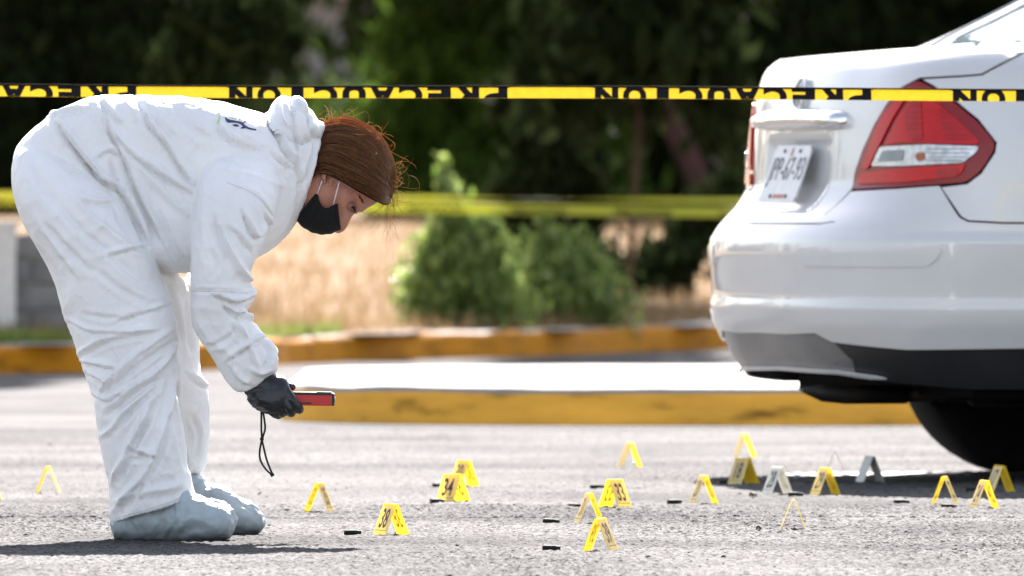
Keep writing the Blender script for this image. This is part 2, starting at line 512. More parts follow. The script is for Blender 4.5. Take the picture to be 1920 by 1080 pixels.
M['red_bark'] = plain("red_brown_bark", (.050, .019, .013), .9, var=.3, scale=8, bump=.8, bscale=30)
M['leaf_dark'] = leafy("dark_conifer_foliage", (.009, .014, .005), (.024, .035, .012), .25, .9, .03)
M['leaf_mid'] = leafy("green_cypress_foliage", (.026, .052, .008), (.085, .145, .024), .46, .9, .04)
M['leaf_bush'] = leafy("bush_foliage", (.085, .145, .024), (.32, .40, .12), .52, .4, .4)
M['block'] = plain("grey_block", (.20, .195, .19), .9, var=.3, scale=8, bump=.6, bscale=40)
M['white_paint'] = plain("white_wall_paint", (.62, .61, .58), .8, var=.1)
M['house'] = plain("grey_render", (.26, .25, .27), .9, var=.15, scale=1)
M['slab'] = plain("bleached_stone", (.62, .60, .56), .85, var=.15, scale=12, bump=.5)
M['wood'] = plain("weathered_post", (.2, .17, .14), .9, var=.3)
# ================================================================== SETTING
# road: one big sheet to the horizon
def sheet(name, x0, x1, y0, y1, z, mat, kind='structure'):
    o = mesh(name, [(x0, y0, z), (x1, y0, z), (x1, y1, z), (x0, y1, z)], [(0, 1, 2, 3)], mat)
    return tag(o, kind=kind)
sheet("road", -600, 600, -600, 900, 0.0, M['asphalt'])

# the coarse asphalt relief of the part of the road nearest the camera, as geometry
def stones_height(x, y, cell, seed):
    i = np.floor(x / cell).astype(np.int64); j = np.floor(y / cell).astype(np.int64)
    best = np.zeros_like(x)
    z0 = np.zeros_like(i)
    for di in (-1, 0, 1):
        for dj in (-1, 0, 1):
            a, b = i + di, j + dj
            cx = (a + .5 + .42 * _hash(a, b, z0, seed)) * cell; cy = (b + .5 + .42 * _hash(a, b, z0 + 1, seed)) * cell
            r = cell * (.52 + .22 * _hash(a, b, z0 + 2, seed)); hh = .62 + .38 * _hash(a, b, z0 + 3, seed)
            q = 1 - ((x - cx) ** 2 + (y - cy) ** 2) / (r * r)
            best = np.maximum(best, np.sqrt(np.clip(q, 0, 1)) * hh)
    return best
def relief(y0, y1, dy, dx, amp, edge):
    ny = int((y1 - y0) / dy); hw = 1010 * y1 / F; nx = int(2 * hw / dx)
    X, Y = np.meshgrid(np.linspace(-hw, hw, nx), np.linspace(y0, y1, ny))
    x, y = X.ravel(), Y.ravel()
    h = stones_height(x, y, .0125, 5) * .55 + stones_height(x + .3, y, .021, 6) * .6
    P3 = np.stack([x * 1.6, y * .5, np.zeros_like(x)], 1)
    lump = vnoise(P3 * 4, 71) * .0010
    h = h * amp * (.75 + .45 * vnoise(P3 * 1.3, 72)) + lump + .0022
    if edge: h = (h - .0004) * np.clip((y - y0) / edge, 0, 1) + .0008
    h = np.maximum(h, .0010)
    V = np.stack([x, y, h], 1)
    i = np.arange(ny - 1)[:, None] * nx + np.arange(nx - 1)[None]
    Fc = np.stack([i, i + 1, i + nx + 1, i + nx], 2).reshape(-1, 4)
    o = link("road_surface", np_mesh("road_surface", V, Fc), M['asphalt'], None, True)
    tag(o, kind='structure')
relief(23.7, 29.4, .0065, .0042, .0098, 0)
relief(29.05, 39.5, .020, .0075, .0084, .3)

# pale strip on the road beside the parked car
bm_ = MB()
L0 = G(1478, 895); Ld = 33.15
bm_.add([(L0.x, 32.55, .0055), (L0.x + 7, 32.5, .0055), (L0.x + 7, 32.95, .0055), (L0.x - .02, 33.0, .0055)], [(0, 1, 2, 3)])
tag(bm_.build("pale_road_strip", M['line']), kind='structure')

# near traffic island: rounded end, painted face, pale top
def outline_island():
    pts = []
    x0, y0, y1, r = -.735, 40.25, 45.9, 1.1
    pts.append((9.0, y0 + .6)); pts.append((4.0, y0 + .12)); pts.append((1.2, y0)); pts.append((x0 + r, y0 + .02))
    for k in range(1, 10):
        a = R(-90 - 10 * k); pts.append((x0 + r + r * math.cos(a), y0 + r + .02 + r * math.sin(a)))
    for k in range(0, 10):
        a = R(180 - 10 * k); pts.append((x0 + r + r * math.cos(a), y1 - r + r * math.sin(a)))
    pts.append((9.0, y1 + .9))
    return pts
def kerb_solid(name, pts, h, face_mat, top_mat, closed=True, bev=.02, width=None):
    n = len(pts)
    fine = []
    for i in range(n - (0 if closed else 1)):
        a = Vector((*pts[i], 0)); b = Vector((*pts[(i + 1) % n], 0))
        k = max(1, int((b - a).length / .05)) if (b - a).length < 9 else 40
        for j in range(k): fine.append(a.lerp(b, j / k))
    if not closed: fine.append(Vector((*pts[-1], 0)))
    V = []; Fc = []
    m = len(fine)
    c = sum(fine, Vector()) / m
    for i, p in enumerate(fine):
        t = (fine[(i + 1) % m] - fine[i - 1]) if closed else (fine[min(i + 1, m - 1)] - fine[max(i - 1, 0)])
        nrm = Vector((t.y, -t.x, 0)).normalized()
        if closed and nrm.dot(p - c) < 0: nrm = -nrm
        if not closed and nrm.y > 0: nrm = -nrm
        q = float(vnoise(np.array([[p.x * 3, p.y * 3, 1.]]))[0]) * .006
        q2 = float(vnoise(np.array([[p.x * 9, p.y * 9, 5.]]))[0]) * .004
        V += [p + nrm * (.012 + q), p + nrm * q2 + Vector((0, 0, h - bev + q)), p - nrm * bev * .5 + Vector((0, 0, h - bev * .25 + q + q2)), p - nrm * (bev * 1.6) + Vector((0, 0, h + q * .5))]
        if width: V += [p - nrm * width + Vector((0, 0, h + .004)), ]
    return fine, V, m
def build_island():
    pts = outline_island()
    fine, V, m = kerb_solid("traffic_island", pts, .118, None, None)
    Fc = []; mi = []
    for i in range(m):
        j = (i + 1) % m
        for k in range(3):
            Fc.append((i * 4 + k, j * 4 + k, j * 4 + k + 1, i * 4 + k + 1)); mi.append(0 if k < 1 else 1)
    Fc.append(tuple(i * 4 + 3 for i in range(m))); mi.append(1)
    o = mesh("traffic_island", V, Fc, None)
    o.data.materials.append(M['kerb_near']); o.data.materials.append(M['concrete'])
    for p, k in zip(o.data.polygons, mi): p.material_index = k
    fix_normals(o)
    tag(o, kind='structure')
build_island()

# far kerb along the verge
far_px = [(-900, 722), (-300, 706), (0, 701), (380, 694), (560, 683), (760, 675), (1000, 668), (1340, 655), (1900, 641), (2900, 622)]
far_pts = [(G(x, y).x, G(x, y).y) for x, y in far_px]
far_pts = [tuple(p) for p in catmull(far_pts, 6)]
def build_far_kerb():
    fine, V, m = kerb_solid("far_kerb", far_pts, .118, None, None, closed=False, width=.16)
    Fc = []; mi = []
    for i in range(m - 1):
        for k in range(4):
            Fc.append((i * 5 + k, (i + 1) * 5 + k, (i + 1) * 5 + k + 1, i * 5 + k + 1)); mi.append(0 if k < 2 else 1)
    o = mesh("far_kerb", V, Fc, None)
    o.data.materials.append(M['kerb_far']); o.data.materials.append(M['concrete'])
    for p, k in zip(o.data.polygons, mi): p.material_index = k
    fix_normals(o)
    tag(o, kind='structure')
    return fine
far_fine = build_far_kerb()

# dry field behind the kerb: rises gently from the kerb
fx = np.array([p.x for p in far_fine]); fy = np.array([p.y for p in far_fine])
def kerb_y(x): return np.interp(x, fx, fy)
def field_z(x, y):
    d = y - (kerb_y(x) + .16)
    base = .122 + .0130 * np.clip(d, 0, 34) + .002 * np.clip(d - 34, 0, 400)
    P3 = np.stack([x * .5, y * .25, np.zeros_like(x)], 1)
    return base + .03 * vnoise(P3, 3) * np.clip(d / 3, 0, 1) + .004 * vnoise(P3 * 6, 4) * np.clip(d, 0, 1)
def build_field():
    xs = np.concatenate([np.linspace(-160, -9, 25), np.linspace(-8.6, 8.6, 90), np.linspace(9, 160, 25)])
    ts = np.concatenate([np.linspace(0, 50, 110), np.linspace(54, 420, 30)])
    X, T = np.meshgrid(xs, ts)
    Xf = X.ravel(); Yf = kerb_y(Xf) + .158 + T.ravel()
    Z = field_z(Xf, Yf)
    V = np.stack([Xf, Yf, Z], 1)
    nx, ny = len(xs), len(ts)
    i = np.arange(ny - 1)[:, None] * nx + np.arange(nx - 1)[None]
    Fc = np.stack([i, i + 1, i + nx + 1, i + nx], 2).reshape(-1, 4)
    o = link("dry_field", np_mesh("dry_field", V, Fc), M['dry'], None, True)
    tag(o, kind='structure')
build_field()

def blades(name, n, xr, tr, hr, wid, mat, lean=.35):
    x = rng.uniform(*xr, n); t = tr[0] + (tr[1] - tr[0]) * rng.random(n) ** 1.5
    y = kerb_y(x) + .17 + t
    z = field_z(x, y)
    h = rng.uniform(*hr, n); a = rng.uniform(0, 2 * np.pi, n)
    dx, dy = np.cos(a), np.sin(a)
    l = rng.uniform(0, lean, n) * h; la = rng.uniform(0, 2 * np.pi, n)
    V = np.empty((n, 3, 3))
    V[:, 0] = np.stack([x - dx * wid, y - dy * wid, z - .01], 1)
    V[:, 1] = np.stack([x + dx * wid, y + dy * wid, z - .01], 1)
    V[:, 2] = np.stack([x + np.cos(la) * l, y + np.sin(la) * l, z + h], 1)
    Fc = np.arange(n * 3).reshape(n, 3)
    o = link(name, np_mesh(name, V.reshape(-1, 3), Fc), mat)
    return tag(o, kind='stuff')
blades("dry_grass", 60000, (-4.2, 5.2), (.1, 34), (.02, .10), .004, M['dry_grass'])
blades("green_grass", 5000, (-2.2, -.75), (.0, 1.2), (.02, .06), .003, M['green_grass'])
blades("green_grass", 2500, (-3.2, -1.9), (.0, .8), (.02, .06), .003, M['green_grass'])

# bleached stone slabs lying along the kerb top
def slab(px, py, w, dep, h, lab):
    x = (px - CX) * 58 / F
    for _ in range(4):
        y = float(kerb_y(x)) + .2; x = (px - CX) * y / F
    y += .12
    z = float(field_z(np.array([x]), np.array([y]))[0])
    b = bmesh.new(); bmesh.ops.create_cube(b, size=1)
    for v in b.verts: v.co = Vector((v.co.x * w, v.co.y * dep, v.co.z * h + h / 2))
    bmesh.ops.bevel(b, geom=b.edges[:], offset=h * .22, segments=2, affect='EDGES')
    for v in b.verts: v.co += Vector((random.gauss(0, .004), random.gauss(0, .004), random.gauss(0, .003)))
    me = bpy.data.meshes.new("stone_slab"); b.to_mesh(me); b.free()
    o = link("stone_slab", me, M['slab'])
    o.location = (x, y, z - .006); o.rotation_euler = (0, 0, random.uniform(-.1, .1))
    tag(o, lab, "stone", "bleached stones along the far kerb")
slab(97, 643, .20, .9, .006, "pale flat stone on the far kerb in front of the grey block wall")
slab(705, 620, .36, 1.2, .006, "long bleached stone on the far kerb at the left foot of the bigger bush")
slab(1030, 607, .26, .7, .005, "thin pale stone on the far kerb at the foot of the smaller bush")
slab(1292, 592, .24, 1.0, .006, "pale stone on the far kerb right beside the white car's bumper")

# grey block wall with a white post, far left
def block_wall():
    d = 54.3; s = F / d
    z0 = float(field_z(np.array([-2.0]), np.array([d]))[0]) - .02
    x1 = (270 - CX) / s
    root = empty("block_wall", ((130 - CX) / s, d, z0), 0, "low grey block wall behind the bending person", "wall")
    mb = MB()
    bl, bh, th, gap = .33, .110, .14, .010
    me = None
    nrow = 4
    for r in range(nrow):
        off = 0 if r % 2 == 0 else bl / 2
        for c in range(-4, 4):
            cx_ = c * bl + off
            if cx_ > x1 - (130 - CX) / s - .1: continue
            b = bmesh.new(); bmesh.ops.create_cube(b, size=1)
            for v in b.verts: v.co = Vector((v.co.x * (bl - gap), v.co.y * th, v.co.z * (bh - gap)))
            bmesh.ops.bevel(b, geom=b.edges[:], offset=.006, segments=1, affect='EDGES')
            if me is None:
                me = bpy.data.meshes.new("block"); b.to_mesh(me)
            b.free()
            o = link("block", me, M['block'] if not me.materials else None, root)
            o.location = (cx_, random.uniform(-.004, .004), bh * (r + .5))
    xr = x1 - (130 - CX) / s - .12
    mb = MB(); mb.box(((xr - 1.7) / 2, 0, nrow * bh / 2 - .003), (xr + 1.7, th - .03, nrow * bh - .006))
    mb.build("mortar", M['concrete'], root)
    pr = empty("gate_post", ((10 - CX) / s, d - .16, z0), 0, "white painted post at the end of the grey block wall", "post")
    p = MB(); p.box((0, 0, .225), (.10, .11, .47)); p.build("post_shaft", M['white_paint'], pr)
    p = MB(); p.box((0, 0, .475), (.13, .13, .03)); p.build("post_cap", M['white_paint'], pr)
block_wall()

# house seen through the gap between the trees
def house():
    d = 165.; s = F / d
    x = (585 - CX) / s
    z = float(field_z(np.array([x]), np.array([d]))[0]) - .05
    root = empty("house", (x, d, z), 0, "distant grey house glimpsed through the gap between the trees", "house")
    MB().box((0, 2.5, 1.35), (7, 5, 2.7)).build("wall", M['house'], root)
    MB().box((0, 2.3, 2.78), (7.4, 5.6, .16)).build("roof_slab", M['white_paint'], root)
    MB().box((0, .4, 3.1), (7.2, .2, .48)).build("parapet", M['white_paint'], root)
    for wx in (-2.2, 2.2):
        f = MB().box((wx, -.02, 1.6), (1.1, .06, 1.1)).build("window", M['dark_trim'], root)
        MB().box((wx, -.055, 1.6), (.96, .02, .96)).build("pane", M['glass'], f)
house()

# ------------------------------------------------------------------ trees
def leaf_cloud(cent, size, n_per, spread, elong, upward=.6):
    """many leaf-sized quads around clump centres; returns V, F"""
    k = len(cent); n = k * n_per
    c = np.repeat(cent, n_per, 0); sp = np.repeat(spread, n_per)[:, None]
    p = c + rng.normal(0, 1, (n, 3)) * sp * np.array([1, 1, 1.4])
    d = rng.normal(0, 1, (n, 3)); d[:, 2] = np.abs(d[:, 2]) * upward * 2 + upward
    d /= np.linalg.norm(d, axis=1)[:, None]
    e = np.cross(d, rng.normal(0, 1, (n, 3))); e /= np.linalg.norm(e, axis=1)[:, None] + 1e-9
    L = rng.uniform(.6, 1.4, n)[:, None] * size * elong; W = rng.uniform(.6, 1.3, n)[:, None] * size * .5
    V = np.stack([p - d * L * .5, p + e * W, p + d * L * .5, p - e * W], 1)
    return V.reshape(-1, 3), np.arange(n * 4).reshape(n, 4)

def conifer(name, label, px, d, rad, height, base_h, mat, nclump, n_per, leaf, group=None, lean=0., trunk_mat='bark', cone=.75, cat="tree", pw=1.6, tw=.10):
    x = (px - CX) * d / F
    z = float(field_z(np.array([x]), np.array([d]))[0])
    root = empty(name, (x, d, z - .03), 0, label, cat, group)
    t = MB()
    pts = [(lean * h, .04 * math.sin(h), h) for h in np.linspace(0, height * .96, 9)]
    t.tube(pts, [max(.012, rad * tw * (1 - .93 * i / 8)) for i in range(9)], 8)
    # limbs
    for i in range(26):
        h = base_h + (height * .8 - base_h) * random.random() ** 1.3
        a = random.uniform(0, 2 * math.pi); r = rad * (1 - cone * h / height) * .8
        t.tube([(lean * h, 0, h), (lean * h + math.cos(a) * r * .6, math.sin(a) * r * .6, h + r * .35), (lean * h + math.cos(a) * r, math.sin(a) * r, h + r * .8)], [rad * .02, rad * .013, rad * .005], 5)
    t.build("trunk", M[trunk_mat], root, True)
    # clump centres: denser low down (the part in view)
    h = base_h + (height - base_h) * rng.random(nclump) ** pw
    rr = rad * np.clip(1 - cone * (h / height) ** 1.2, .12, 1) * np.sqrt(rng.uniform(.15, 1, nclump)) * (1 + .25 * rng.normal(0, 1, nclump))
    a = rng.uniform(0, 2 * np.pi, nclump)
    cent = np.stack([rr * np.cos(a) + lean * h, rr * np.sin(a), h], 1)
    V, Fc = leaf_cloud(cent, leaf, n_per, rng.uniform(.5, 1.4, nclump) * rad * .13, 2.6)
    V[:, 2] = np.maximum(V[:, 2], .03)
    link("crown", np_mesh("crown", V, Fc), M[mat], root)
    return root

TG = "trees behind the dry field"
conifer("conifer_tree", "dark conifer at the far left edge behind the field", 20, 100, 1.75, 7.5, .10, 'leaf_dark', 420, 30, .085, TG)
conifer("conifer_tree", "dark conifer rising above the bent back of the person in white", 130, 102, 1.5, 8.0, .12, 'leaf_dark', 420, 30, .085, TG)
conifer("conifer_tree", "dark conifer just left of the gap that shows the house", 440, 108, 0.48, 7.0, .2, 'leaf_dark', 260, 28, .08, TG)
conifer("cypress_tree", "bright green cypress right of the gap that shows the house", 805, 96, .42, 6.2, .12, 'leaf_mid', 330, 26, .09, TG)
conifer("cypress_tree", "green cypress behind the woman's head between two other cypresses", 880, 98, .70, 6.6, .15, 'leaf_mid', 330, 26, .09, TG)
conifer("cypress_tree", "green cypress standing above the smaller bush", 1030, 97, .66, 6.0, .10, 'leaf_mid', 300, 26, .09, TG)
conifer("conifer_tree", "dark tree with a leaning reddish trunk behind the cypresses", 1240, 101, 1.0, 7.6, .3, 'leaf_dark', 260, 26, .09, TG, 0.0, 'red_bark')
conifer("conifer_tree", "dark conifer directly behind the white car's boot", 1480, 103, 1.5, 8.2, .1, 'leaf_dark', 420, 30, .085, TG)
conifer("conifer_tree", "dark conifer above the white car's tail light", 1760, 106, 1.5, 8.2, .1, 'leaf_dark', 420, 30, .085, TG)
conifer("conifer_tree", "dark conifer behind the white car's rear window", 2020, 104, 1.6, 8.0, .1, 'leaf_dark', 420, 30, .085, TG)
# leaning red-brown trunk that shows between the crowns
lt = empty("leaning_tree", (0, 0, 0), 0, "red-brown trunk leaning leftwards among the dark tree crowns", "tree")
q0 = P(1360, 440, 95.); q1 = P(1240, 190, 95.); q2 = P(1170, 20, 95.); q3 = P(1010, -160, 95.)
tm = MB(); tm.tube([q0 + Vector((.15, 0, -.6)), q0, q1, q2, q3], [.12, .10, .085, .08, .05], 10); tm.tube([q2, P(1020, -20, 95.)], [.06, .03], 8)
tm.build("trunk", M['red_bark'], lt, True)
cent = np.stack([rng.normal(q3.x, .5, 120), rng.normal(95, .5, 120), rng.uniform(q3.z - .5, q3.z + 2.2, 120)], 1)
V_, F_ = leaf_cloud(cent, .09, 24, np.full(120, .16), 2.4)
link("crown", np_mesh("crown", V_, F_), M['leaf_dark'], lt)
# slender cypresses close behind the kerb: mostly above the frame, they shade strips of the road
conifer("slender_cypress", "slender dark cypress with a thin bare trunk beside the smaller bush", 1178, 66, .52, 8.5, 1.0, 'leaf_dark', 460, 26, .075, None, .06, cone=.15, pw=1.1, tw=.035)
conifer("dark_shrub", "low dark evergreen shrub behind the gap between the two bushes", 1030, 68, .36, .95, .04, 'leaf_dark', 130, 26, .045, None, 0, cone=.5, cat="shrub", pw=1.0, tw=.03)
conifer("slender_cypress", "slender dark tree rising behind the bent person's back, its trunk hidden by the sleeve", 425, 62.2, .33, 10.6, .95, 'leaf_dark', 560, 26, .075, None, 0, cone=.1, pw=.9, tw=.05)
# drooping low branch right of the thin trunk
dm = empty("drooping_branch", (0, 0, 0), 0, "dark drooping branch sweeping down towards the smaller bush", "branch")
bz = [P(1420, 330, 68.), P(1330, 430, 67.6), P(1240, 520, 67.2), P(1160, 575, 66.8)]
tb = MB(); tb.tube(bz, [.03, .022, .014, .006], 6); tb.build("stem", M['bark'], dm, True)
cc = catmull([tuple(b) for b in bz], 18)
cc = np.repeat(cc, 3, 0) + rng.normal(0, .05, (len(cc) * 3, 3)) + np.array([0, 0, .03])
V_, F_ = leaf_cloud(cc, .05, 12, np.full(len(cc), .05), 2.2)
link("needles", np_mesh("needles", V_, F_), M['leaf_dark'], dm)

# second row: an unbroken far wood, leaving the gap open
def far_wood():
    cents = []
    for px in list(range(-900, 480, 70)) + list(range(735, 2900, 70)):
        d = random.uniform(126, 140)
        x = (px - CX) * d / F
        k = 42
        h = rng.uniform(0, 5.6, k); r = .75 * (1 - .4 * h / 6)
        cents.append(np.stack([x + rng.normal(0, 1, k) * r * .6, d + rng.normal(0, .8, k), h + .6], 1))
    c = np.concatenate(cents)
    V, Fc = leaf_cloud(c, .15, 24, np.full(len(c), .30), 2.2)
    o = link("far_wood", np_mesh("far_wood", V, Fc), M['leaf_dark'])
    tag(o, kind='stuff')
    c3 = []
    for k in range(26):       # trees on the other side of the road, behind the camera
        x = -60 + k * 5 + random.uniform(-2, 2); hh = random.uniform(3, 8); q = 16
        c3.append(np.stack([x + rng.normal(0, 1.2, q), -75 + rng.normal(0, 1.5, q), rng.uniform(.4, hh, q)], 1))
    V, Fc = leaf_cloud(np.concatenate(c3), .5, 14, np.full(26 * 16, .8), 2.0)
    tag(link('far_wood', np_mesh('far_wood', V, Fc), M['leaf_dark']), kind='stuff')
    c4 = []
    for side in (-1, 1):      # the row of trees goes on to both sides beyond the frame
        for k in range(34):
            x = side * (11 + k * 3.6 + random.uniform(-1, 1)); hh = random.uniform(5, 9.5); q = 26
            yy = 112 + random.uniform(-6, 10) - k * .9
            c4.append(np.stack([x + rng.normal(0, 1.1, q), yy + rng.normal(0, 1.1, q), rng.uniform(.3, hh, q)], 1))
    V, Fc = leaf_cloud(np.concatenate(c4), .45, 14, np.full(sum(len(a) for a in c4), .7), 2.0)
    tag(link('far_wood', np_mesh('far_wood', V, Fc), M['leaf_dark']), kind='stuff')
    c2 = []
    for px in range(520, 680, 16):   # low growth closing the foot of the gap
        x = (px - CX) * 120 / F; k = 10
        c2.append(np.stack([x + rng.normal(0, .12, k), 120 + rng.normal(0, .6, k), rng.uniform(.5, 1.5 + (.3 if px < 560 or px > 625 else 0), k)], 1))
    V, Fc = leaf_cloud(np.concatenate(c2), .08, 16, np.full(sum(len(a) for a in c2), .10), 2.2)
    o = link("undergrowth", np_mesh("undergrowth", V, Fc), M['leaf_mid'])
    tag(o, kind='stuff')
far_wood()

# the two bushes on the verge
def bush(label, px, d, prof, spires, n):
    """prof: list of (height fraction m, radius m)"""
    x = (px - CX) * d / F
    z = float(field_z(np.array([x]), np.array([d]))[0])
    root = empty("bush", (x, d, z - .02), 0, label, "bush", "young bushes on the verge")
    hs = np.array([p[0] for p in prof]); rs = np.array([p[1] for p in prof])
    h = rng.uniform(0, hs[-1], n); r = np.interp(h, hs, rs) * np.sqrt(rng.uniform(.1, 1, n)) * (1 + .24 * rng.normal(0, 1, n))
    a = rng.uniform(0, 2 * np.pi, n)
    cent = [np.stack([r * np.cos(a), r * np.sin(a), h], 1)]; spr = [np.full(n, .040)]
    st = MB()
    for (sx, h0, h1) in spires:
        k = 30; t = rng.random(k); spr.append(np.full(k, .016))
        cent.append(np.stack([sx + rng.normal(0, .012, k) * (1.2 - t), rng.normal(0, .03, k), h0 + (h1 - h0) * t], 1))
        st.tube([(sx * .3, 0, 0), (sx, 0, h0), (sx, 0, h1)], [.012, .007, .002], 5)
    for i in range(14):
        a = random.uniform(0, 6.28); r = rs.max() * .7
        st.tube([(0, 0, 0), (math.cos(a) * r * .5, math.sin(a) * r * .5, hs[-1] * .35), (math.cos(a) * r, math.sin(a) * r, hs[-1] * random.uniform(.4, .7))], [.01, .006, .002], 5)
    st.build("stem", M['bark'], root, True)
    c = np.concatenate(cent)
    V, Fc = leaf_cloud(c, .028, 19, np.concatenate(spr), 2.2, .45)
    link("foliage", np_mesh("foliage", V, Fc), M['leaf_bush'], root)
bush("bigger green bush with a tall spire, left of the two on the verge", 868, 58.75, [(0, .24), (.08, .28), (.22, .26), (.34, .17), (.42, .09), (.48, .02)], [(-.09, .36, .77), (-.045, .36, .68), (.13, .30, .50)], 380)
bush("smaller rounded green bush touching the bigger one's right side", 1050, 59.9, [(0, .20), (.08, .25), (.18, .245), (.29, .16), (.36, .04)], [(-.07, .27, .50)], 280)

# ------------------------------------------------------------------ tapes
def tape_strip(name, path, height, mat, label, tilt, group=None, sag=0.0):
    """path: 3-D points of the tape's centre; a thin film about a tenth of a millimetre thick, built 1 mm here"""
    V = []; Fc = []
    n = len(path)
    for i, p in enumerate(path):
        tl = tilt[i] if hasattr(tilt, '__len__') else tilt
        up = Vector((0, -math.sin(tl), math.cos(tl))); no = Vector((0, math.cos(tl), math.sin(tl)))
        for (a, b) in ((-.5, -.0004), (.5, -.0004), (.5, .0004), (-.5, .0004)):
            V.append(p + up * height * a + no * b)
    for i in range(n - 1):
        for k in range(4):
            Fc.append((i * 4 + k, i * 4 + (k + 1) % 4, (i + 1) * 4 + (k + 1) % 4, (i + 1) * 4 + k))
    Fc += [(0, 1, 2, 3), tuple((n - 1) * 4 + k for k in (3, 2, 1, 0))]
    root = empty(name, path[0], 0, label, "tape", group)
    V = [v - path[0] for v in V]
    o = mesh("film", V, Fc, mat, root)
    fix_normals(o)
    return root

def near_tape():
    d = 29.6; s = F / d
    xs = np.linspace(-4.2, 4.2, 121)
    def cz(x):
        px = CX + x * s
        py = 174 + (px - 960) * .0045 + 1.2 * math.sin(px * .004)
        return CAM_H + (HY - py) / s
    path = [Vector((x, d, cz(x))) for x in xs]
    hgt = .0275
    root = tape_strip("barrier_tape", path, hgt, M['tape'], "bright yellow barrier tape with black letters stretched across in front of the white car", -.22)
    # folded-over upper rim
    rim = MB()
    rim.tube([p - path[0] + Vector((0, -.004, hgt * .5)) for p in path], .0022, 6)
    rim.build("folded_edge", M['tape_black'], root, True)
    # print: letters cut off by the fold, between plain yellow stretches
    blocks = [(-405, -270), (270, 415), (966, 1101), (1648, 1772), (2330, 2460)]
    WORD = "PRECAUCION"[::-1]
    zc = .008
    glyphs = {}
    for ch in set(WORD):
        V, Fc = text_geo(ch, .062, 0, .0036, 1.0)
        V = V * np.array([-1, -1, 1])      # the tape hangs upside down
        b = bmesh.new()
        vs = [b.verts.new(v) for v in V]
        for f in Fc:
            try: b.faces.new([vs[i] for i in f])
            except ValueError: pass
        # only a strip of every letter shows: the rest of the film is folded behind
        for co, no_ in (((0, zc + hgt / 2 - .002, 0), (0, 1, 0)), ((0, zc - hgt / 2, 0), (0, -1, 0))):
            bmesh.ops.bisect_plane(b, geom=b.verts[:] + b.edges[:] + b.faces[:], plane_co=co, plane_no=no_, clear_outer=True)
        b.verts.index_update(); b.verts.ensure_lookup_table()
        L = np.array([v.co[:] for v in b.verts]); Lf = [tuple(v.index for v in f.verts) for f in b.faces]
        b.free()
        L = -L if False else L
        L[:, 0] /= max(abs(L[:, 0]).max(), 1e-6)
        glyphs[ch] = (L, Lf)
    up = Vector((0, math.sin(.22), math.cos(.22))); no = Vector((0, -math.cos(.22), math.sin(.22)))
    for i in range(len(blocks) - 1):
        x0 = (blocks[i][1] + 10 - CX) / s; x1 = (blocks[i + 1][0] - 10 - CX) / s
        pitch = (x1 - x0) / len(WORD)
        for k, ch in enumerate(WORD):
            L, Lf = glyphs[ch]; xc = x0 + (k + .5) * pitch
            hw = pitch * (.22 if ch == 'I' else .42)
            vv = []
            for (x, y, z) in L:
                xx = xc + x * hw
                vv.append(Vector((xx, d, cz(xx))) + up * (y - zc) + no * .0012 - path[0])
            mesh("letter", vv, Lf, M['tape_black'], root)
        st = MB(); nn = 24; xx = np.linspace(x0, x1, nn); vv = []; ff = []
        for q in xx:
            for yy in (.0108, .0137): vv.append(Vector((q, d, cz(q))) + up * yy + no * .0010 - path[0])
        for q in range(nn - 1): ff.append((q * 2, q * 2 + 2, q * 2 + 3, q * 2 + 1))
        st.add(vv, ff); st.build("stripe", M['tape_black'], root)
near_tape()

def far_tape():
    d = 56.6; s = F / d
    xs = np.linspace(-7, 7, 81)
    def cz(x, o=0., k=.0165):
        px = CX + x * s
        return CAM_H + (HY - (392 + o + (px - 960) * k)) / s
    path = [Vector((x, d + .02 * math.sin(x * 3), cz(x))) for x in xs]
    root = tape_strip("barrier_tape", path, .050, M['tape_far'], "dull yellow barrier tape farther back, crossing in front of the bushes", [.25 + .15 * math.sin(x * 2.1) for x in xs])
    V, Fc = text_geo("PRECAUCION", .040, 0, .0006, 1.0)
    k0 = -5.4
    while k0 < 6:
        mb = MB(); vv = []
        for (x, y, z) in V:
            q = k0 + x
            vv.append(Vector((q, d - .012 + .02 * math.sin(q * 3), cz(q))) + Vector((0, 0, y - .006)) - path[0])
        mb.add(vv, Fc); mb.build("lettering", M['tape_black'], root); k0 += .46
    path2 = [Vector((x, d + .5, cz(x, -20, .010))) for x in xs]
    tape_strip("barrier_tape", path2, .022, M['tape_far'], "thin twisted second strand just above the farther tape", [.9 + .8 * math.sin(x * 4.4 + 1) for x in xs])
far_tape()
# ================================================================== PERSON
def pair_loft(st, n=40, sub=5, e=2.4, cap=True):
    """st rows: ax, ay, bx, by (outline points as seen side-on), depth centre, half depth.
    Returns verts, faces of a closed tube whose side view runs exactly through the outline points."""
    s = catmull(st, sub)
    V = []; Fc = []
    th = np.arange(n) * 2 * math.pi / n
    ct = np.sign(np.cos(th)) * np.abs(np.cos(th)) ** (2 / e)
    sn = np.sign(np.sin(th)) * np.abs(np.sin(th)) ** (2 / e)
    for r in s:
        d = r[4]
        a = np.array(P(r[0], r[1], d)); b = np.array(P(r[2], r[3], d))
        c = (a + b) / 2; h = (a - b) / 2
        if len(r) > 6:
            ct = np.sign(np.cos(th)) * np.abs(np.cos(th)) ** (2 / r[6]); sn = np.sign(np.sin(th)) * np.abs(np.sin(th)) ** (2 / r[6])
        for k in range(n):
            V.append(c + h * ct[k] + np.array([0, r[5] * sn[k], 0]))
    m = len(s)
    for i in range(m - 1):
        for k in range(n):
            Fc.append((i * n + k, i * n + (k + 1) % n, (i + 1) * n + (k + 1) % n, (i + 1) * n + k))
    if cap:
        Fc.append(tuple(range(n - 1, -1, -1))); Fc.append(tuple(range((m - 1) * n, m * n)))
    return V, Fc

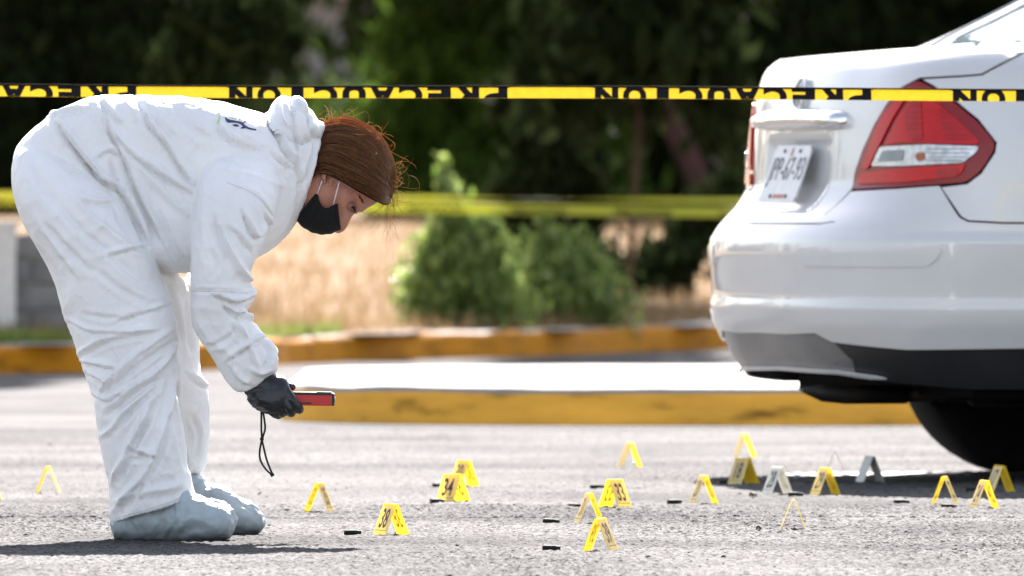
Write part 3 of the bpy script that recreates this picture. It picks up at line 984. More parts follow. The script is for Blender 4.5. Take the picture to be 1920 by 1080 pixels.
def voxel_union(parts, size, smooth_iter=6, lam=.5):
    """fuse closed pieces into one continuous skin: returns V, quads/tris, mesh"""
    mb = MB()
    for V, Fc in parts: mb.add([tuple(v) for v in V], Fc)
    me = bpy.data.meshes.new("tmp"); me.from_pydata(mb.v, [], mb.f); me.update()
    b = bmesh.new(); b.from_mesh(me); bmesh.ops.recalc_face_normals(b, faces=b.faces); b.to_mesh(me); b.free()
    o = bpy.data.objects.new("tmp", me); col.objects.link(o)
    md = o.modifiers.new("r", 'REMESH'); md.mode = 'VOXEL'; md.voxel_size = size; md.adaptivity = 0
    dg = bpy.context.evaluated_depsgraph_get()
    out = bpy.data.meshes.new_from_object(o.evaluated_get(dg))
    bpy.data.objects.remove(o); bpy.data.meshes.remove(me)
    smooth_mesh(out, smooth_iter, lam)
    return out

def smooth_mesh(me, it, lam=.5):
    n = len(me.vertices)
    V = np.empty(n * 3); me.vertices.foreach_get("co", V); V = V.reshape(-1, 3)
    E = np.empty(len(me.edges) * 2, dtype=np.int32); me.edges.foreach_get("vertices", E); E = E.reshape(-1, 2)
    deg = np.bincount(E.ravel(), minlength=n)[:, None].astype(float); deg[deg == 0] = 1
    for q in range(it * 2):
        S = np.zeros_like(V)
        for k in range(3):
            S[:, k] = np.bincount(E[:, 0], V[E[:, 1], k], n) + np.bincount(E[:, 1], V[E[:, 0], k], n)
        f = lam if q % 2 == 0 else -lam * 1.02   # keeps the volume
        V = V + f * (S / deg - V)
    me.vertices.foreach_set("co", V.ravel()); me.update()
    return me

def get_VN(me):
    n = len(me.vertices)
    V = np.empty(n * 3); me.vertices.foreach_get("co", V)
    N = np.empty(n * 3); me.vertex_normals.foreach_get("vector", N)
    return V.reshape(-1, 3), N.reshape(-1, 3)

def set_V(me, V):
    me.vertices.foreach_set("co", np.ascontiguousarray(V).ravel()); me.update()

DN, DF, DC = 26.50, 26.84, 26.66     # near side, far side, middle of the body
person = empty("person", (P(300, 1015, DC).x, DC, 0), 0,
               "person in white hooded coverall, black mask and gloves, bending down over the road", "person")
def pchild(name, me, mat, smooth=True, parent=None):
    o = link(name, me, mat, None, smooth)
    pr = parent or person
    o.parent = pr
    loc = person.location if pr is person else person.location
    me.transform(Matrix.Translation(-person.location)) if pr is person else me.transform(Matrix.Translation(-person.location))
    return o

near_leg = [(208, 981, 366, 930, 26.44, .082), (207, 945, 359, 905, 26.44, .082), (206, 905, 351, 872, 26.44, .082), (192, 850, 346, 822, 26.44, .082), (176, 755, 333, 752, 26.45, .090), (160, 712, 331, 712, 26.46, .095),
            (143, 660, 332, 668, 26.47, .102), (111, 560, 331, 610, 26.48, .112), (89, 497, 320, 565, 26.49, .122), (44, 420, 300, 515, 26.50, .132), (26, 366, 284, 470, 26.51, .138), (24, 320, 262, 425, 26.53, .138), (34, 285, 240, 380, 26.55, .13), (62, 258, 205, 340, 26.57, .10)]
far_leg = [(262, 915, 352, 886, 26.86, .066), (258, 890, 378, 884, 26.86, .070), (252, 860, 386, 850, 26.86, .074), (245, 800, 390, 800, 26.85, .082), (238, 730, 388, 728, 26.84, .088), (225, 690, 374, 694, 26.84, .092), (205, 640, 373, 640, 26.83, .10),
           (170, 560, 368, 580, 26.82, .112), (130, 490, 350, 535, 26.80, .125), (80, 420, 318, 500, 26.79, .135), (50, 350, 280, 450, 26.77, .135), (60, 290, 230, 380, 26.75, .11)]
torso = [(26, 345, 150, 440, DC, .14), (31, 290, 220, 470, DC, .175), (52, 258, 262, 478, DC, .195), (94, 222, 285, 486, DC, .205), (137, 197, 302, 497, DC, .205), (183, 179, 322, 506, DC, .20), (242, 182, 354, 508, DC, .20), (300, 184, 380, 506, DC, .20), (362, 186, 408, 502, DC, .205),
         (420, 196, 445, 496, DC, .212), (465, 206, 482, 480, DC, .205), (494, 214, 512, 462, DC, .185), (520, 226, 536, 440, DC, .155), (545, 240, 553, 418, DC, .12), (566, 254, 560, 402, DC, .095), (582, 270, 574, 372, DC, .083), (590, 285, 580, 352, DC, .078)]
hood = [(498, 222, 560, 300, DC, .11), (503, 212, 585, 275, DC, .125), (508, 204, 602, 252, DC, .125), (515, 190, 597, 228, DC, .115), (522, 182, 586, 207, DC, .095), (530, 178, 573, 191, DC, .06)]
collar = [(497, 225, 520, 400, DC, .13), (530, 214, 540, 420, DC, .135), (560, 226, 554, 416, DC, .118), (585, 238, 562, 400, DC, .104), (600, 256, 572, 374, DC, .094), (597, 284, 580, 350, DC, .086)]
rim_ = [(588, 228, 604, 258, DC, .06), (599, 226, 609, 246, DC, .05), (606, 228, 610, 238, DC, .035)]
near_arm = [(400, 270, 520, 300, 26.56, .09), (382, 310, 528, 345, 26.50, .105), (371, 345, 522, 385, 26.46, .105), (363, 385, 510, 420, 26.44, .10), (358, 440, 490, 465, 26.43, .096), (356, 500, 470, 505, 26.42, .092), (357, 545, 462, 530, 26.42, .09), (357, 562, 476, 556, 26.42, .092), (359, 597, 462, 580, 26.42, .086),
            (366, 622, 474, 600, 26.42, .084), (377, 640, 492, 628, 26.42, .082), (396, 668, 508, 652, 26.42, .080), (414, 695, 519, 676, 26.42, .076), (428, 716, 518, 694, 26.42, .068), (440, 730, 508, 704, 26.42, .055), (452, 735, 503, 709, 26.42, .045)]
far_arm = [(420, 290, 500, 300, 26.82, .08), (400, 350, 480, 380, 26.86, .085), (385, 420, 462, 440, 26.87, .085), (372, 480, 448, 500, 26.87, .08), (345, 525, 420, 545, 26.86, .075), (318, 545, 372, 590, 26.84, .065), (295, 560, 330, 604, 26.82, .05)]
torso = [r + ((3.0, 4.6, 5.2, 5.5, 5.5, 5.5, 5.2, 4.8, 4.2, 3.4, 2.9, 2.6, 2.5, 2.4, 2.4, 2.4, 2.4)[i],) for i, r in enumerate(torso)]
suit_me = voxel_union([pair_loft(x, 44, 6, ee) for x, ee in ((near_leg, 2.6), (far_leg, 2.5), (torso, 3.6), (hood, 2.4), (collar, 2.4), (rim_, 2.2), (near_arm, 2.4), (far_arm, 2.3))], .0036, 5)

# folds read off the cloth: polylines in side-view coordinates, depth (m), width (px), kind v valley / r ridge / p pleat, zone b body / a arm
FOLDS = [
 ([(200, 222), (208, 250), (234, 300), (258, 360), (287, 419), (306, 456)], .013, 8, 'p', 'b'),
 ([(268, 205), (284, 239), (311, 271), (338, 313), (366, 356)], .010, 7, 'p', 'b'),
 ([(206, 248), (258, 297), (311, 333), (368, 368)], .011, 9, 'p', 'b'),
 ([(228, 272), (287, 339), (335, 387), (360, 412)], .008, 9, 'r', 'b'),
 ([(300, 400), (320, 450), (352, 500)], .006, 9, 'v', 'b'),
 ([(104, 228), (139, 277), (178, 324), (190, 336), (228, 361), (246, 390), (262, 424), (276, 462)], .017, 8, 'p', 'b'),
 ([(112, 236), (135, 268), (172, 318), (184, 332)], .012, 7, 'v', 'b'),
 ([(206, 300), (222, 352), (232, 364)], .010, 7, 'v', 'b'),
 ([(184, 209), (205, 262), (228, 296), (236, 310)], .009, 8, 'r', 'b'),
 ([(176, 300), (205, 282), (226, 296)], .007, 6, 'p', 'b'),
 ([(119, 348), (169, 407), (222, 452), (284, 508)], .009, 10, 'r', 'b'),
 ([(100, 370), (150, 430), (210, 480), (262, 528)], .006, 10, 'v', 'b'),
 ([(196, 481), (270, 462)], .007, 6, 'p', 'b'),
 ([(150, 370), (181, 382), (212, 380)], .007, 6, 'p', 'b'),
 ([(78, 416), (127, 467), (172, 510)], .006, 8, 'v', 'b'),
 ([(64, 400), (110, 466), (150, 520)], .005, 8, 'r', 'b'),
 ([(180, 505), (230, 545), (300, 580)], .005, 8, 'v', 'b'),
 ([(60, 300), (70, 330), (100, 380)], .005, 12, 'v', 'b'),
 ([(95, 222), (128, 213), (162, 207)], .007, 5, 'p', 'b'), ([(95, 222), (112, 242)], .007, 5, 'r', 'b'),
 ([(188, 182), (200, 205), (230, 235)], .006, 7, 'p', 'b'), ([(250, 186), (290, 222), (330, 262)], .005, 9, 'v', 'b'),
 ([(320, 190), (360, 240), (400, 268)], .004, 10, 'v', 'b'), ([(232, 190), (262, 230)], .005, 7, 'r', 'b'),
 # lower leg
 ([(208, 968), (238, 925), (271, 890), (303, 813), (320, 739), (332, 665)], .010, 8, 'r', 'b'),
 ([(230, 962), (268, 905), (300, 850), (318, 770)], .006, 8, 'v', 'b'),
 ([(212, 906), (238, 845), (267, 788), (290, 750)], .010, 7, 'r', 'b'),
 ([(222, 905), (250, 845), (280, 790)], .007, 7, 'v', 'b'),
 ([(190, 728), (250, 670), (318, 618)], .009, 7, 'r', 'b'), ([(200, 735), (262, 684), (325, 640)], .008, 7, 'v', 'b'),
 ([(196, 768), (242, 731), (295, 694), (326, 650)], .010, 7, 'r', 'b'), ([(205, 778), (250, 744), (305, 708)], .008, 7, 'v', 'b'),
 ([(144, 663), (201, 631), (291, 617)], .009, 6, 'r', 'b'), ([(150, 672), (205, 643), (285, 627)], .007, 6, 'v', 'b'),
 ([(148, 678), (214, 692)], .008, 6, 'p', 'b'), ([(128, 603), (180, 624), (280, 621)], .007, 6, 'p', 'b'),
 ([(216, 604), (312, 572)], .008, 6, 'p', 'b'), ([(160, 590), (230, 596), (310, 560)], .005, 7, 'v', 'b'),
 ([(193, 736), (214, 698)], .008, 6, 'p', 'b'), ([(242, 862), (285, 860)], .006, 6, 'v', 'b'), ([(250, 846), (288, 858)], .006, 5, 'p', 'b'),
 ([(240, 830), (252, 840), (290, 852)], .005, 5, 'r', 'b'), ([(218, 806), (262, 756), (300, 722)], .009, 7, 'v', 'b'),
 ([(226, 866), (270, 800), (292, 745)], .006, 8, 'v', 'b'), ([(160, 700), (200, 720)], .006, 6, 'p', 'b'), ([(188, 820), (215, 800), (240, 760)], .006, 7, 'r', 'b'),
 ([(170, 740), (200, 752), (230, 735)], .006, 6, 'p', 'b'), ([(212, 940), (260, 925), (330, 912), (352, 890)], .005, 9, 'r', 'b'),
 ([(330, 700), (326, 760), (336, 820), (348, 880)], .010, 7, 'v', 'b'), ([(352, 700), (376, 720), (390, 728)], .006, 6, 'p', 'b'),
 ([(360, 780), (374, 820), (366, 870)], .005, 7, 'v', 'b'), ([(345, 560), (352, 610), (360, 660)], .006, 7, 'v', 'b'),
 ([(312, 530), (330, 590), (340, 640)], .008, 7, 'v', 'b'), ([(300, 512), (330, 540), (350, 548)], .006, 6, 'r', 'b'),
 # sleeve
 ([(411, 396), (417, 433), (441, 488), (462, 522), (474, 556)], .012, 8, 'r', 'a'), ([(402, 410), (408, 440), (430, 495)], .006, 8, 'v', 'a'),
 ([(360, 545), (423, 546), (468, 549)], .006, 5, 'v', 'a'), ([(397, 550), (435, 566), (474, 556)], .010, 6, 'p', 'a'),
 ([(420, 572), (441, 590), (458, 582)], .009, 6, 'p', 'a'), ([(441, 592), (480, 602)], .008, 6, 'p', 'a'), ([(436, 612), (462, 640), (480, 640)], .008, 6, 'v', 'a'),
 ([(428, 675), (452, 659), (495, 633)], .008, 6, 'p', 'a'), ([(445, 607), (471, 655), (487, 697)], .008, 6, 'r', 'a'),
 ([(426, 342), (460, 355), (489, 373), (512, 404)], .005, 4, 'v', 'a'), ([(456, 398), (482, 446), (506, 424)], .009, 6, 'p', 'a'),
 ([(500, 404), (512, 432), (505, 455)], .006, 5, 'p', 'a'), ([(380, 400), (384, 450), (374, 500)], .004, 10, 'r', 'a'),
 ([(398, 470), (404, 500), (398, 520)], .004, 7, 'v', 'a'), ([(372, 600), (400, 640), (430, 660)], .004, 9, 'r', 'a'), ([(432, 690), (452, 714), (470, 720)], .007, 6, 'p', 'a'),
 ([(470, 690), (490, 700), (510, 690)], .006, 6, 'r', 'a'), ([(490, 640), (506, 664), (498, 690)], .007, 6, 'p', 'a'), ([(386, 650), (420, 640), (440, 620)], .005, 7, 'v', 'a'),
 ([(430, 425), (448, 440), (470, 470)], .006, 7, 'p', 'a'),
 # shoulder, collar and hood
 ([(546, 181), (554, 225), (558, 290)], .007, 8, 'p', 'c'), ([(574, 194), (583, 225), (588, 285)], .006, 7, 'v', 'c'), ([(527, 184), (524, 215), (540, 262)], .006, 7, 'v', 'c'), ([(560, 182), (571, 215), (573, 262)], .004, 8, 'r', 'c'), ([(595, 262), (584, 300), (566, 350)], .008, 6, 'v', 'c'),
 ([(405, 232), (430, 260), (462, 274), (490, 283)], .007, 7, 'p', 'c'), ([(455, 254), (478, 270), (500, 282)], .006, 6, 'v', 'c'),
 ([(500, 218), (520, 250), (535, 283), (552, 306)], .012, 6, 'p', 'c'), ([(552, 306), (560, 340), (558, 380)], .009, 7, 'v', 'c'),
 ([(545, 185), (560, 200), (577, 215), (582, 250)], .008, 6, 'p', 'c'), ([(512, 230), (540, 262), (556, 300)], .007, 8, 'r', 'c'), ([(520, 190), (525, 220), (545, 250)], .006, 8, 'v', 'c'),
 ([(430, 300), (480, 312), (530, 330)], .004, 9, 'v', 'c'), ([(410, 320), (470, 330), (540, 352)], .004, 8, 'r', 'c'), ([(510, 284), (530, 305), (548, 318)], .007, 5, 'p', 'c'),
]
def drape(me):
    V, N = get_VN(me)
    s = F / V[:, 1]
    q = np.stack([CX + V[:, 0] * s, HY - (V[:, 2] - CAM_H) * s], 1)
    near = N[:, 1] < .25
    face = np.clip((.35 - N[:, 1]) / .5, 0, 1)
    # which vertices belong to the sleeve: inside the sleeve outline and in front
    arm_c = catmull([((r[0] + r[2]) / 2, (r[1] + r[3]) / 2, math.hypot(r[0] - r[2], r[1] - r[3]) / 2) for r in near_arm], 6)
    dd = np.min(np.hypot(q[:, None, 0] - arm_c[None, :, 0], q[:, None, 1] - arm_c[None, :, 1]) - arm_c[None, :, 2], 1)
    is_arm = (dd < 6) & (V[:, 1] < 26.47) & (q[:, 0] > 352)
    disp = np.zeros(len(V))
    for pl, amp, w, kind, zone in FOLDS:
        pl = catmull(pl, 4) if len(pl) > 2 else np.array(pl, float)
        best = np.full(len(V), 1e9); side = np.zeros(len(V)); tt = np.zeros(len(V))
        seg = np.hypot(*(pl[1:] - pl[:-1]).T); cum = np.concatenate([[0], np.cumsum(seg)])
        lo = pl.min(0) - 5 * w; hi = pl.max(0) + 5 * w
        m = near & (q[:, 0] > lo[0]) & (q[:, 0] < hi[0]) & (q[:, 1] > lo[1]) & (q[:, 1] < hi[1])
        if zone == 'a': m &= is_arm
        elif zone == 'b': m &= ~is_arm
        idx = np.nonzero(m)[0]
        if not len(idx): continue
        Q = q[idx]; bd = np.full(len(idx), 1e9); sd = np.zeros(len(idx)); t_ = np.zeros(len(idx))
        for i in range(len(pl) - 1):
            a = pl[i]; b = pl[i + 1] - a; L2 = max(b @ b, 1e-9)
            t = np.clip(((Q - a) @ b) / L2, 0, 1)
            pr = a + t[:, None] * b
            d_ = np.hypot(*(Q - pr).T)
            cr = b[0] * (Q[:, 1] - a[1]) - b[1] * (Q[:, 0] - a[0])
            u = d_ < bd
            bd[u] = d_[u]; sd[u] = np.sign(cr[u]); t_[u] = ((cum[i] + t[u] * math.sqrt(L2)) / cum[-1])
        # thin wobble so that a crease is never a clean line
        bd = bd + 1.2 * vnoise(np.stack([Q[:, 0] * .08, Q[:, 1] * .08, np.full(len(idx), amp * 900)], 1), 9)
        x = bd / (w * .78)
        tap = np.clip(np.minimum(t_, 1 - t_) * 5 + .25, 0, 1)
        if kind == 'v': h = -np.exp(-x ** 2 * 1.6) + .35 * np.exp(-((x - 1.7) / .9) ** 2)
        elif kind == 'r': h = np.exp(-np.abs(x) ** 1.3 * 1.3) - .2 * np.exp(-((x - 1.9) / .9) ** 2)
        else:
            y = x * sd
            h = np.where(y < 0, .9 * np.exp(-((y + 1.0) / .95) ** 2), -.9 * np.exp(-((y - .55) / .7) ** 2))
        disp[idx] += 1.2 * amp * h * tap * face[idx]
    # free crumple everywhere, also on the sides the camera does not see
    c = V - np.array([0, 26.6, 0])
    rot = np.array([[.80, 0, .60], [0, 1, 0], [-.60, 0, .80]])
    e = c @ rot
    def ridged(p, seed): return 1 - 2 * np.abs(vnoise(p, seed)) ** .8
    warp = np.stack([vnoise(c * 6, 31), vnoise(c * 6, 32), vnoise(c * 6, 33)], 1) * .05
    a1 = ridged((e + warp) * np.array([9, 6, 4.]), 11)
    a2 = ridged((c + warp) * np.array([15, 13, 17.]), 12)
    a3 = ridged((c + warp * .6) * np.array([34, 30, 36.]), 13)
    mod = .45 + .55 * sstep(-.3, .5, vnoise(c * 4.5, 17))
    disp += .0036 * a1 + .0016 * a2 * mod + .0011 * a3 * mod
    # keep hems and outline calm
    V = V + N * disp[:, None]
    set_V(me, V)
drape(suit_me)
smooth_mesh(suit_me, 1, .3)
suit = pchild("coverall", suit_me, M['suit'])
suit_bvh = BVHTree.FromPolygons([v.co + person.location for v in suit_me.vertices], [tuple(p.vertices) for p in suit_me.polygons])

# shoe covers
near_shoe = [(211, 978, 214, 1000, 26.42, .030), (222, 962, 219, 1011, 26.43, .040), (250, 940, 250, 1016, 26.43, .042), (300, 915, 300, 1017, 26.43, .044), (335, 910, 330, 1017, 26.42, .048), (362, 928, 360, 1017, 26.41, .055), (388, 938, 388, 1016, 26.41, .058), (412, 942, 412, 1013, 26.41, .056), (430, 951, 430, 1009, 26.41, .048), (440, 972, 439, 995, 26.41, .028)]
far_shoe = [(268, 960, 268, 990, 26.86, .03), (285, 905, 285, 1003, 26.86, .05), (330, 880, 330, 1006, 26.86, .052), (353, 880, 352, 1006, 26.86, .052), (378, 894, 378, 1006, 26.855, .053), (396, 911, 396, 1006, 26.85, .055), (420, 915, 420, 1006, 26.85, .057), (444, 930, 444, 1006, 26.85, .058), (466, 942, 466, 1004, 26.85, .055), (484, 956, 484, 1000, 26.85, .045), (494, 972, 493, 988, 26.85, .025)]
for st, nm, sd in ((near_shoe, 'a', 1), (far_shoe, 'b', 2)):
    me = voxel_union([pair_loft(st, 36, 5, 2.6)], .0036, 4)
    V, N = get_VN(me)
    c = (V - np.array([0, 26.6, 0])) @ np.array([[.85, 0, .5], [0, 1, 0], [-.5, 0, .85]])
    w = np.stack([vnoise(V * 18, 41 + sd), vnoise(V * 18, 43 + sd), vnoise(V * 18, 45 + sd)], 1) * .03
    rg = lambda p, s_: 1 - 2 * np.abs(vnoise(p, s_)) ** .8
    dsp = .0046 * rg((c + w) * np.array([30, 14, 8.]), 51 + sd) + .0022 * rg((c + w) * np.array([46, 30, 26.]), 53 + sd) + .0010 * rg(c * 80, 55)
    dsp *= .5 + .5 * sstep(.0, .03, V[:, 2])
    V = V + N * dsp[:, None]
    V[:, 2] = np.maximum(V[:, 2], .0015)
    set_V(me, V); smooth_mesh(me, 1, .3)
    pchild("shoe_cover", me, M['bootie'])

# ------------------------------------------------------------------ head and body
head_st = [(300, 470, 260, 300, DC, .12), (400, 450, 400, 270, DC, .15), (480, 420, 490, 270, DC, .12), (530, 395, 552, 285, DC, .064), (556, 398, 578, 275, DC, .060), (568, 414, 590, 262, DC, .062), (582, 426, 604, 250, DC, .066), (600, 430, 622, 240, DC, .070), (618, 428, 640, 236, DC, .073), (634, 421, 656, 234, DC, .075), (648, 412, 670, 236, DC, .077),
           (660, 402, 684, 241, DC, .078), (672, 397, 698, 249, DC, .078), (686, 391, 711, 260, DC, .076), (702, 383, 722, 276, DC, .070), (718, 370, 731, 296, DC, .058), (728, 356, 736, 316, DC, .040), (734, 340, 737, 330, DC, .015)]
V, Fc = pair_loft(head_st, 72, 7, 2.15)
V = np.array(V)
s = F / V[:, 1]; qx = CX + V[:, 0] * s; qy = HY - (V[:, 2] - CAM_H) * s; dy = V[:, 1] - DC
fdir = np.array([.30, 0, -.95])          # the way the face looks
front = np.zeros(len(V)); i72 = np.arange(len(V)) % 72
th = i72 * 2 * np.pi / 72                # 0 = face line
frontness = np.clip(np.cos(th), 0, 1)
def g(x, m, w): return np.exp(-((x - m) / w) ** 2)
along = qx
V[:, 1] += .028 * np.clip(-np.cos(th), 0, 1) * (qx > 575) * np.clip((qx - 575) / 40, 0, 1)   # head rolled slightly
# nose ridge, brow, eye sockets, cheekbones, lips
V += fdir * ((.017 * g(along, 632, 14) + .010 * g(along, 648, 12)) * g(dy, 0, .010) * frontness)[:, None]
V += fdir * (.005 * g(along, 678, 9) * g(np.abs(dy), .022, .02) * frontness)[:, None]
V -= fdir * (.010 * g(along, 660, 9) * g(np.abs(dy), .032, .016) * frontness)[:, None]
sidev = np.zeros_like(V); sidev[:, 1] = np.sign(dy)
V += sidev * (.005 * g(along, 645, 12) * g(np.abs(np.cos(th)), .55, .25) * (np.cos(th) > 0))[:, None]
V -= sidev * (.007 * g(along, 664, 8) * g(np.cos(th), .72, .16))[:, None]
body_parts = [(V, Fc)]
# slim torso and limbs inside the clothing, joined to the neck in the same skin
body_parts.append(pair_loft([(150, 250, 120, 420, DC, .10), (220, 230, 250, 440, DC, .13), (320, 230, 340, 450, DC, .12)], 24, 3))
for leg, dq in ((near_leg, 26.46), (far_leg, 26.84)):
    rows = [((r[0] * .6 + r[2] * .4), (r[1] * .6 + r[3] * .4), (r[0] * .4 + r[2] * .6), (r[1] * .4 + r[3] * .6), dq + (DC - dq) * (.5 if i > len(leg) - 4 else 0), .045) for i, r in enumerate(leg)]
    body_parts.append(pair_loft(rows, 20, 2))
for arm in (near_arm, far_arm):
    rows = [((r[0] * .65 + r[2] * .35), (r[1] * .65 + r[3] * .35), (r[0] * .35 + r[2] * .65), (r[1] * .35 + r[3] * .65), r[4] + (DC - r[4]) * (.5 if i == 0 else 0), .028) for i, r in enumerate(arm)]
    body_parts.append(pair_loft(rows, 20, 2))
body_me = voxel_union(body_parts, .0032, 3)
pchild("body", body_me, M['skin'])

# ear with its lobe
V, Fc = pair_loft([(603, 314, 612, 314, DC - .070, .004), (603, 324, 614, 322, DC - .072, .007), (604, 334, 612, 333, DC - .073, .007), (606, 341, 611, 341, DC - .073, .005), (607.5, 345, 610, 345, DC - .072, .003)], 16, 4)
me = bpy.data.meshes.new("ear"); me.from_pydata([tuple(v) for v in V], [], Fc); pchild("ear", me, M['skin'])
V, Fc = pair_loft([(603, 314, 612, 314, DC + .070, .004), (603, 324, 614, 322, DC + .072, .007), (604, 334, 612, 333, DC + .073, .007), (606, 341, 611, 341, DC + .073, .005), (607.5, 345, 610, 345, DC + .072, .003)], 16, 4)
me = bpy.data.meshes.new("ear"); me.from_pydata([tuple(v) for v in V], [], Fc); pchild("ear", me, M['skin'])

# eyes: ball, iris, lids, brow (one of each side)
body_bvh = BVHTree.FromPolygons([v.co + person.location for v in body_me.vertices], [tuple(p.vertices) for p in body_me.polygons])
def on_body(px, py, off=0.0, side=-1):
    """point of the skin that is met going inwards at a side-view position"""
    o = P(px, py, DC); o.y = DC + side * .5
    h = body_bvh.ray_cast(o, Vector((0, -side, 0)))
    if h[0] is None: return P(px, py, DC) + Vector((0, side * .03, 0))
    return h[0] + h[1] * off
for side in (-1, 1):
    c = on_body(659.5, 389, -.0075, side)
    mb = MB(); mb.lathe([(-.0105 * math.cos(k * math.pi / 10), max(.0003, .0105 * math.sin(k * math.pi / 10))) for k in range(11)], c, (0, 1, 0), 16)
    me = bpy.data.meshes.new("eye"); me.from_pydata(mb.v, [], mb.f); eye = pchild("eye", me, M['eye_white'])
    look = (Vector((.42, side * .62, -.75))).normalized()
    mb = MB(); mb.lathe([(.0082, .0052), (.0099, .0045), (.0107, .002), (.0109, .0002)], c, look, 16)
    me = bpy.data.meshes.new("iris"); me.from_pydata(mb.v, [], mb.f); pchild("iris", me, M['iris'], True, eye)
    # lids as soft rolls over the ball
    for pts, nm, rr in (([(651, 387), (655, 382), (661, 380), (665, 384), (666, 391), (664, 397)], "upper_eyelid", .0030), ([(651, 387), (654, 392), (659, 396), (664, 397)], "lower_eyelid", .0022)):
        cc = catmull(pts, 4); mb = MB()
        pp = [on_body(a, b, .0008, side) for a, b in cc]
        mb.tube(pp, [rr * (.5 + .5 * math.sin(math.pi * (i + .5) / len(pp))) for i in range(len(pp))], 8)
        me = bpy.data.meshes.new(nm); me.from_pydata(mb.v, [], mb.f); pchild(nm, me, M['lip'])
    mb = MB()
    for k in range(9):
        a = on_body(663 + k * .3, 384 + k * 1.5, .003, side)
        mb.tube([a, a + Vector((.004, side * .003, -.003)), a + Vector((.007, side * .003, -.003))], [.0006, .0004, .0001], 4)
    me = bpy.data.meshes.new("eyelashes"); me.from_pydata(mb.v, [], mb.f); pchild("eyelashes", me, M['hair_base'], False)
    mb = MB()
    for k in range(24):
        t = k / 45.
        a = on_body(674 + 7 * math.sin(t * 2.6) + random.uniform(-1.6, 1.6), 369 + 24 * t, .0012, side); b = on_body(675 + 7 * math.sin((t - .1) * 2.6), 364 + 24 * t, .0016, side)
        mb.tube([a, b], [.0006, .0002], 4)
    me = bpy.data.meshes.new("eyebrow"); me.from_pydata(mb.v, [], mb.f); pchild("eyebrow", me, M['hair_base'], False)

# face mask: pleated cloth shell from cheek to cheek
def mask():
    st = catmull([(553, 411, 594, 361, .064), (560, 419, 597, 366, .068), (572, 429, 600, 378, .072), (583, 435, 605, 386, .075), (594, 438.5, 612, 390, .076), (606, 440, 620, 388, .076), (618, 439, 627, 384, .075), (629, 435, 633, 382, .073), (640, 430, 634, 382, .072)], 5)
    n = 48; V = []; Fc = []
    for j, (fx_, fy_, ex, ey, h) in enumerate(st):
        f = P(fx_, fy_, DC); e = P(ex, ey, DC); e0 = e; ax = f - e0
        for k in range(n + 1):
            t = math.pi * k / n
            pl = .0045 * (abs(((j / len(st) * 5.2 + .12 * math.cos(t)) % 1) - .5) * 2 - .5) * max(0., math.sin(t)) ** .3
            p = e0 + ax * (max(0., math.sin(t)) ** .85) * (1 + pl * 6) + Vector((0, -(h + pl) * (abs(math.cos(t)) ** .62) * (1 if math.cos(t) > 0 else -1), 0))
            V.append(p)
    m = len(st)
    for j in range(m - 1):
        for k in range(n): Fc.append((j * (n + 1) + k, j * (n + 1) + k + 1, (j + 1) * (n + 1) + k + 1, (j + 1) * (n + 1) + k))
    me = bpy.data.meshes.new("face_mask"); me.from_pydata([tuple(v) for v in V], [], Fc)
    b = bmesh.new(); b.from_mesh(me); bmesh.ops.recalc_face_normals(b, faces=b.faces)
    bmesh.ops.solidify(b, geom=b.faces[:], thickness=.0016); b.to_mesh(me); b.free()
    o = pchild("face_mask", me, M['mask'])
    for side in (-1, 1):
        for a, b_ in (((595.5, 364, .066), (605, 339, .081)), ((626, 383, .074), (637.5, 340, .088))):
            pa = P(a[0], a[1], DC) + Vector((0, side * a[2], 0)); pb = P(b_[0], b_[1], DC) + Vector((0, side * b_[2], 0))
            mb = MB(); mb.tube([pa, pa.lerp(pb, .5) + Vector((0, side * .002, 0)), pb], .0013, 6)
            me2 = bpy.data.meshes.new("ear_loop"); me2.from_pydata(mb.v, [], mb.f); pchild("ear_loop", me2, M['strap_white'], True, o)
mask()

# ------------------------------------------------------------------ hair
hair_rows = catmull([(597, 250, 580, 336, .062), (603, 236, 588, 334, .070), (615, 227, 598, 326, .077), (632, 223, 614, 328, .083), (652, 222.5, 632, 336, .087), (672, 228, 652, 347, .090), (690, 237, 668, 357, .091), (706, 249, 684, 366, .090), (720, 266, 698, 374, .086), (731, 286, 710, 380, .078), (739, 308, 720, 384, .064), (742, 332, 728, 383, .044), (740, 356, 732, 378, .022)], 6)
HN = 56
def hair_pt(row, t, off=0.0):
    tx, ty, ex, ey, h = row
    T = P(tx, ty, DC); E = P(ex, ey, DC); ax = T - E
    L = ax.length
    c = math.cos(t)
    return E + ax * ((max(0., math.sin(t)) ** .92) * (1 + off / L)) + Vector((0, -(h + off) * 1.06 * (abs(c) ** .80) * (1 if c > 0 else -1) + .036 * max(0., math.sin(t)) ** 1.6, 0))
V = []; Fc = []
for j, r in enumerate(hair_rows):
    for k in range(HN + 1):
        t = math.pi * k / HN
        V.append(hair_pt(r, t, .0012 * math.sin(t * 41 + j * .05) + .0010 * math.sin(t * 23 + 1)))
m = len(hair_rows)
for j in range(m - 1):
    for k in range(HN): Fc.append((j * (HN + 1) + k, j * (HN + 1) + k + 1, (j + 1) * (HN + 1) + k + 1, (j + 1) * (HN + 1) + k))
Fc.append(tuple((m - 1) * (HN + 1) + k for k in range(HN + 1)))
me = bpy.data.meshes.new("hair"); me.from_pydata([tuple(v) for v in V], [], Fc)
b = bmesh.new(); b.from_mesh(me); bmesh.ops.recalc_face_normals(b, faces=b.faces); b.to_mesh(me); b.free()
hair = pchild("hair", me, M['hair_base'])
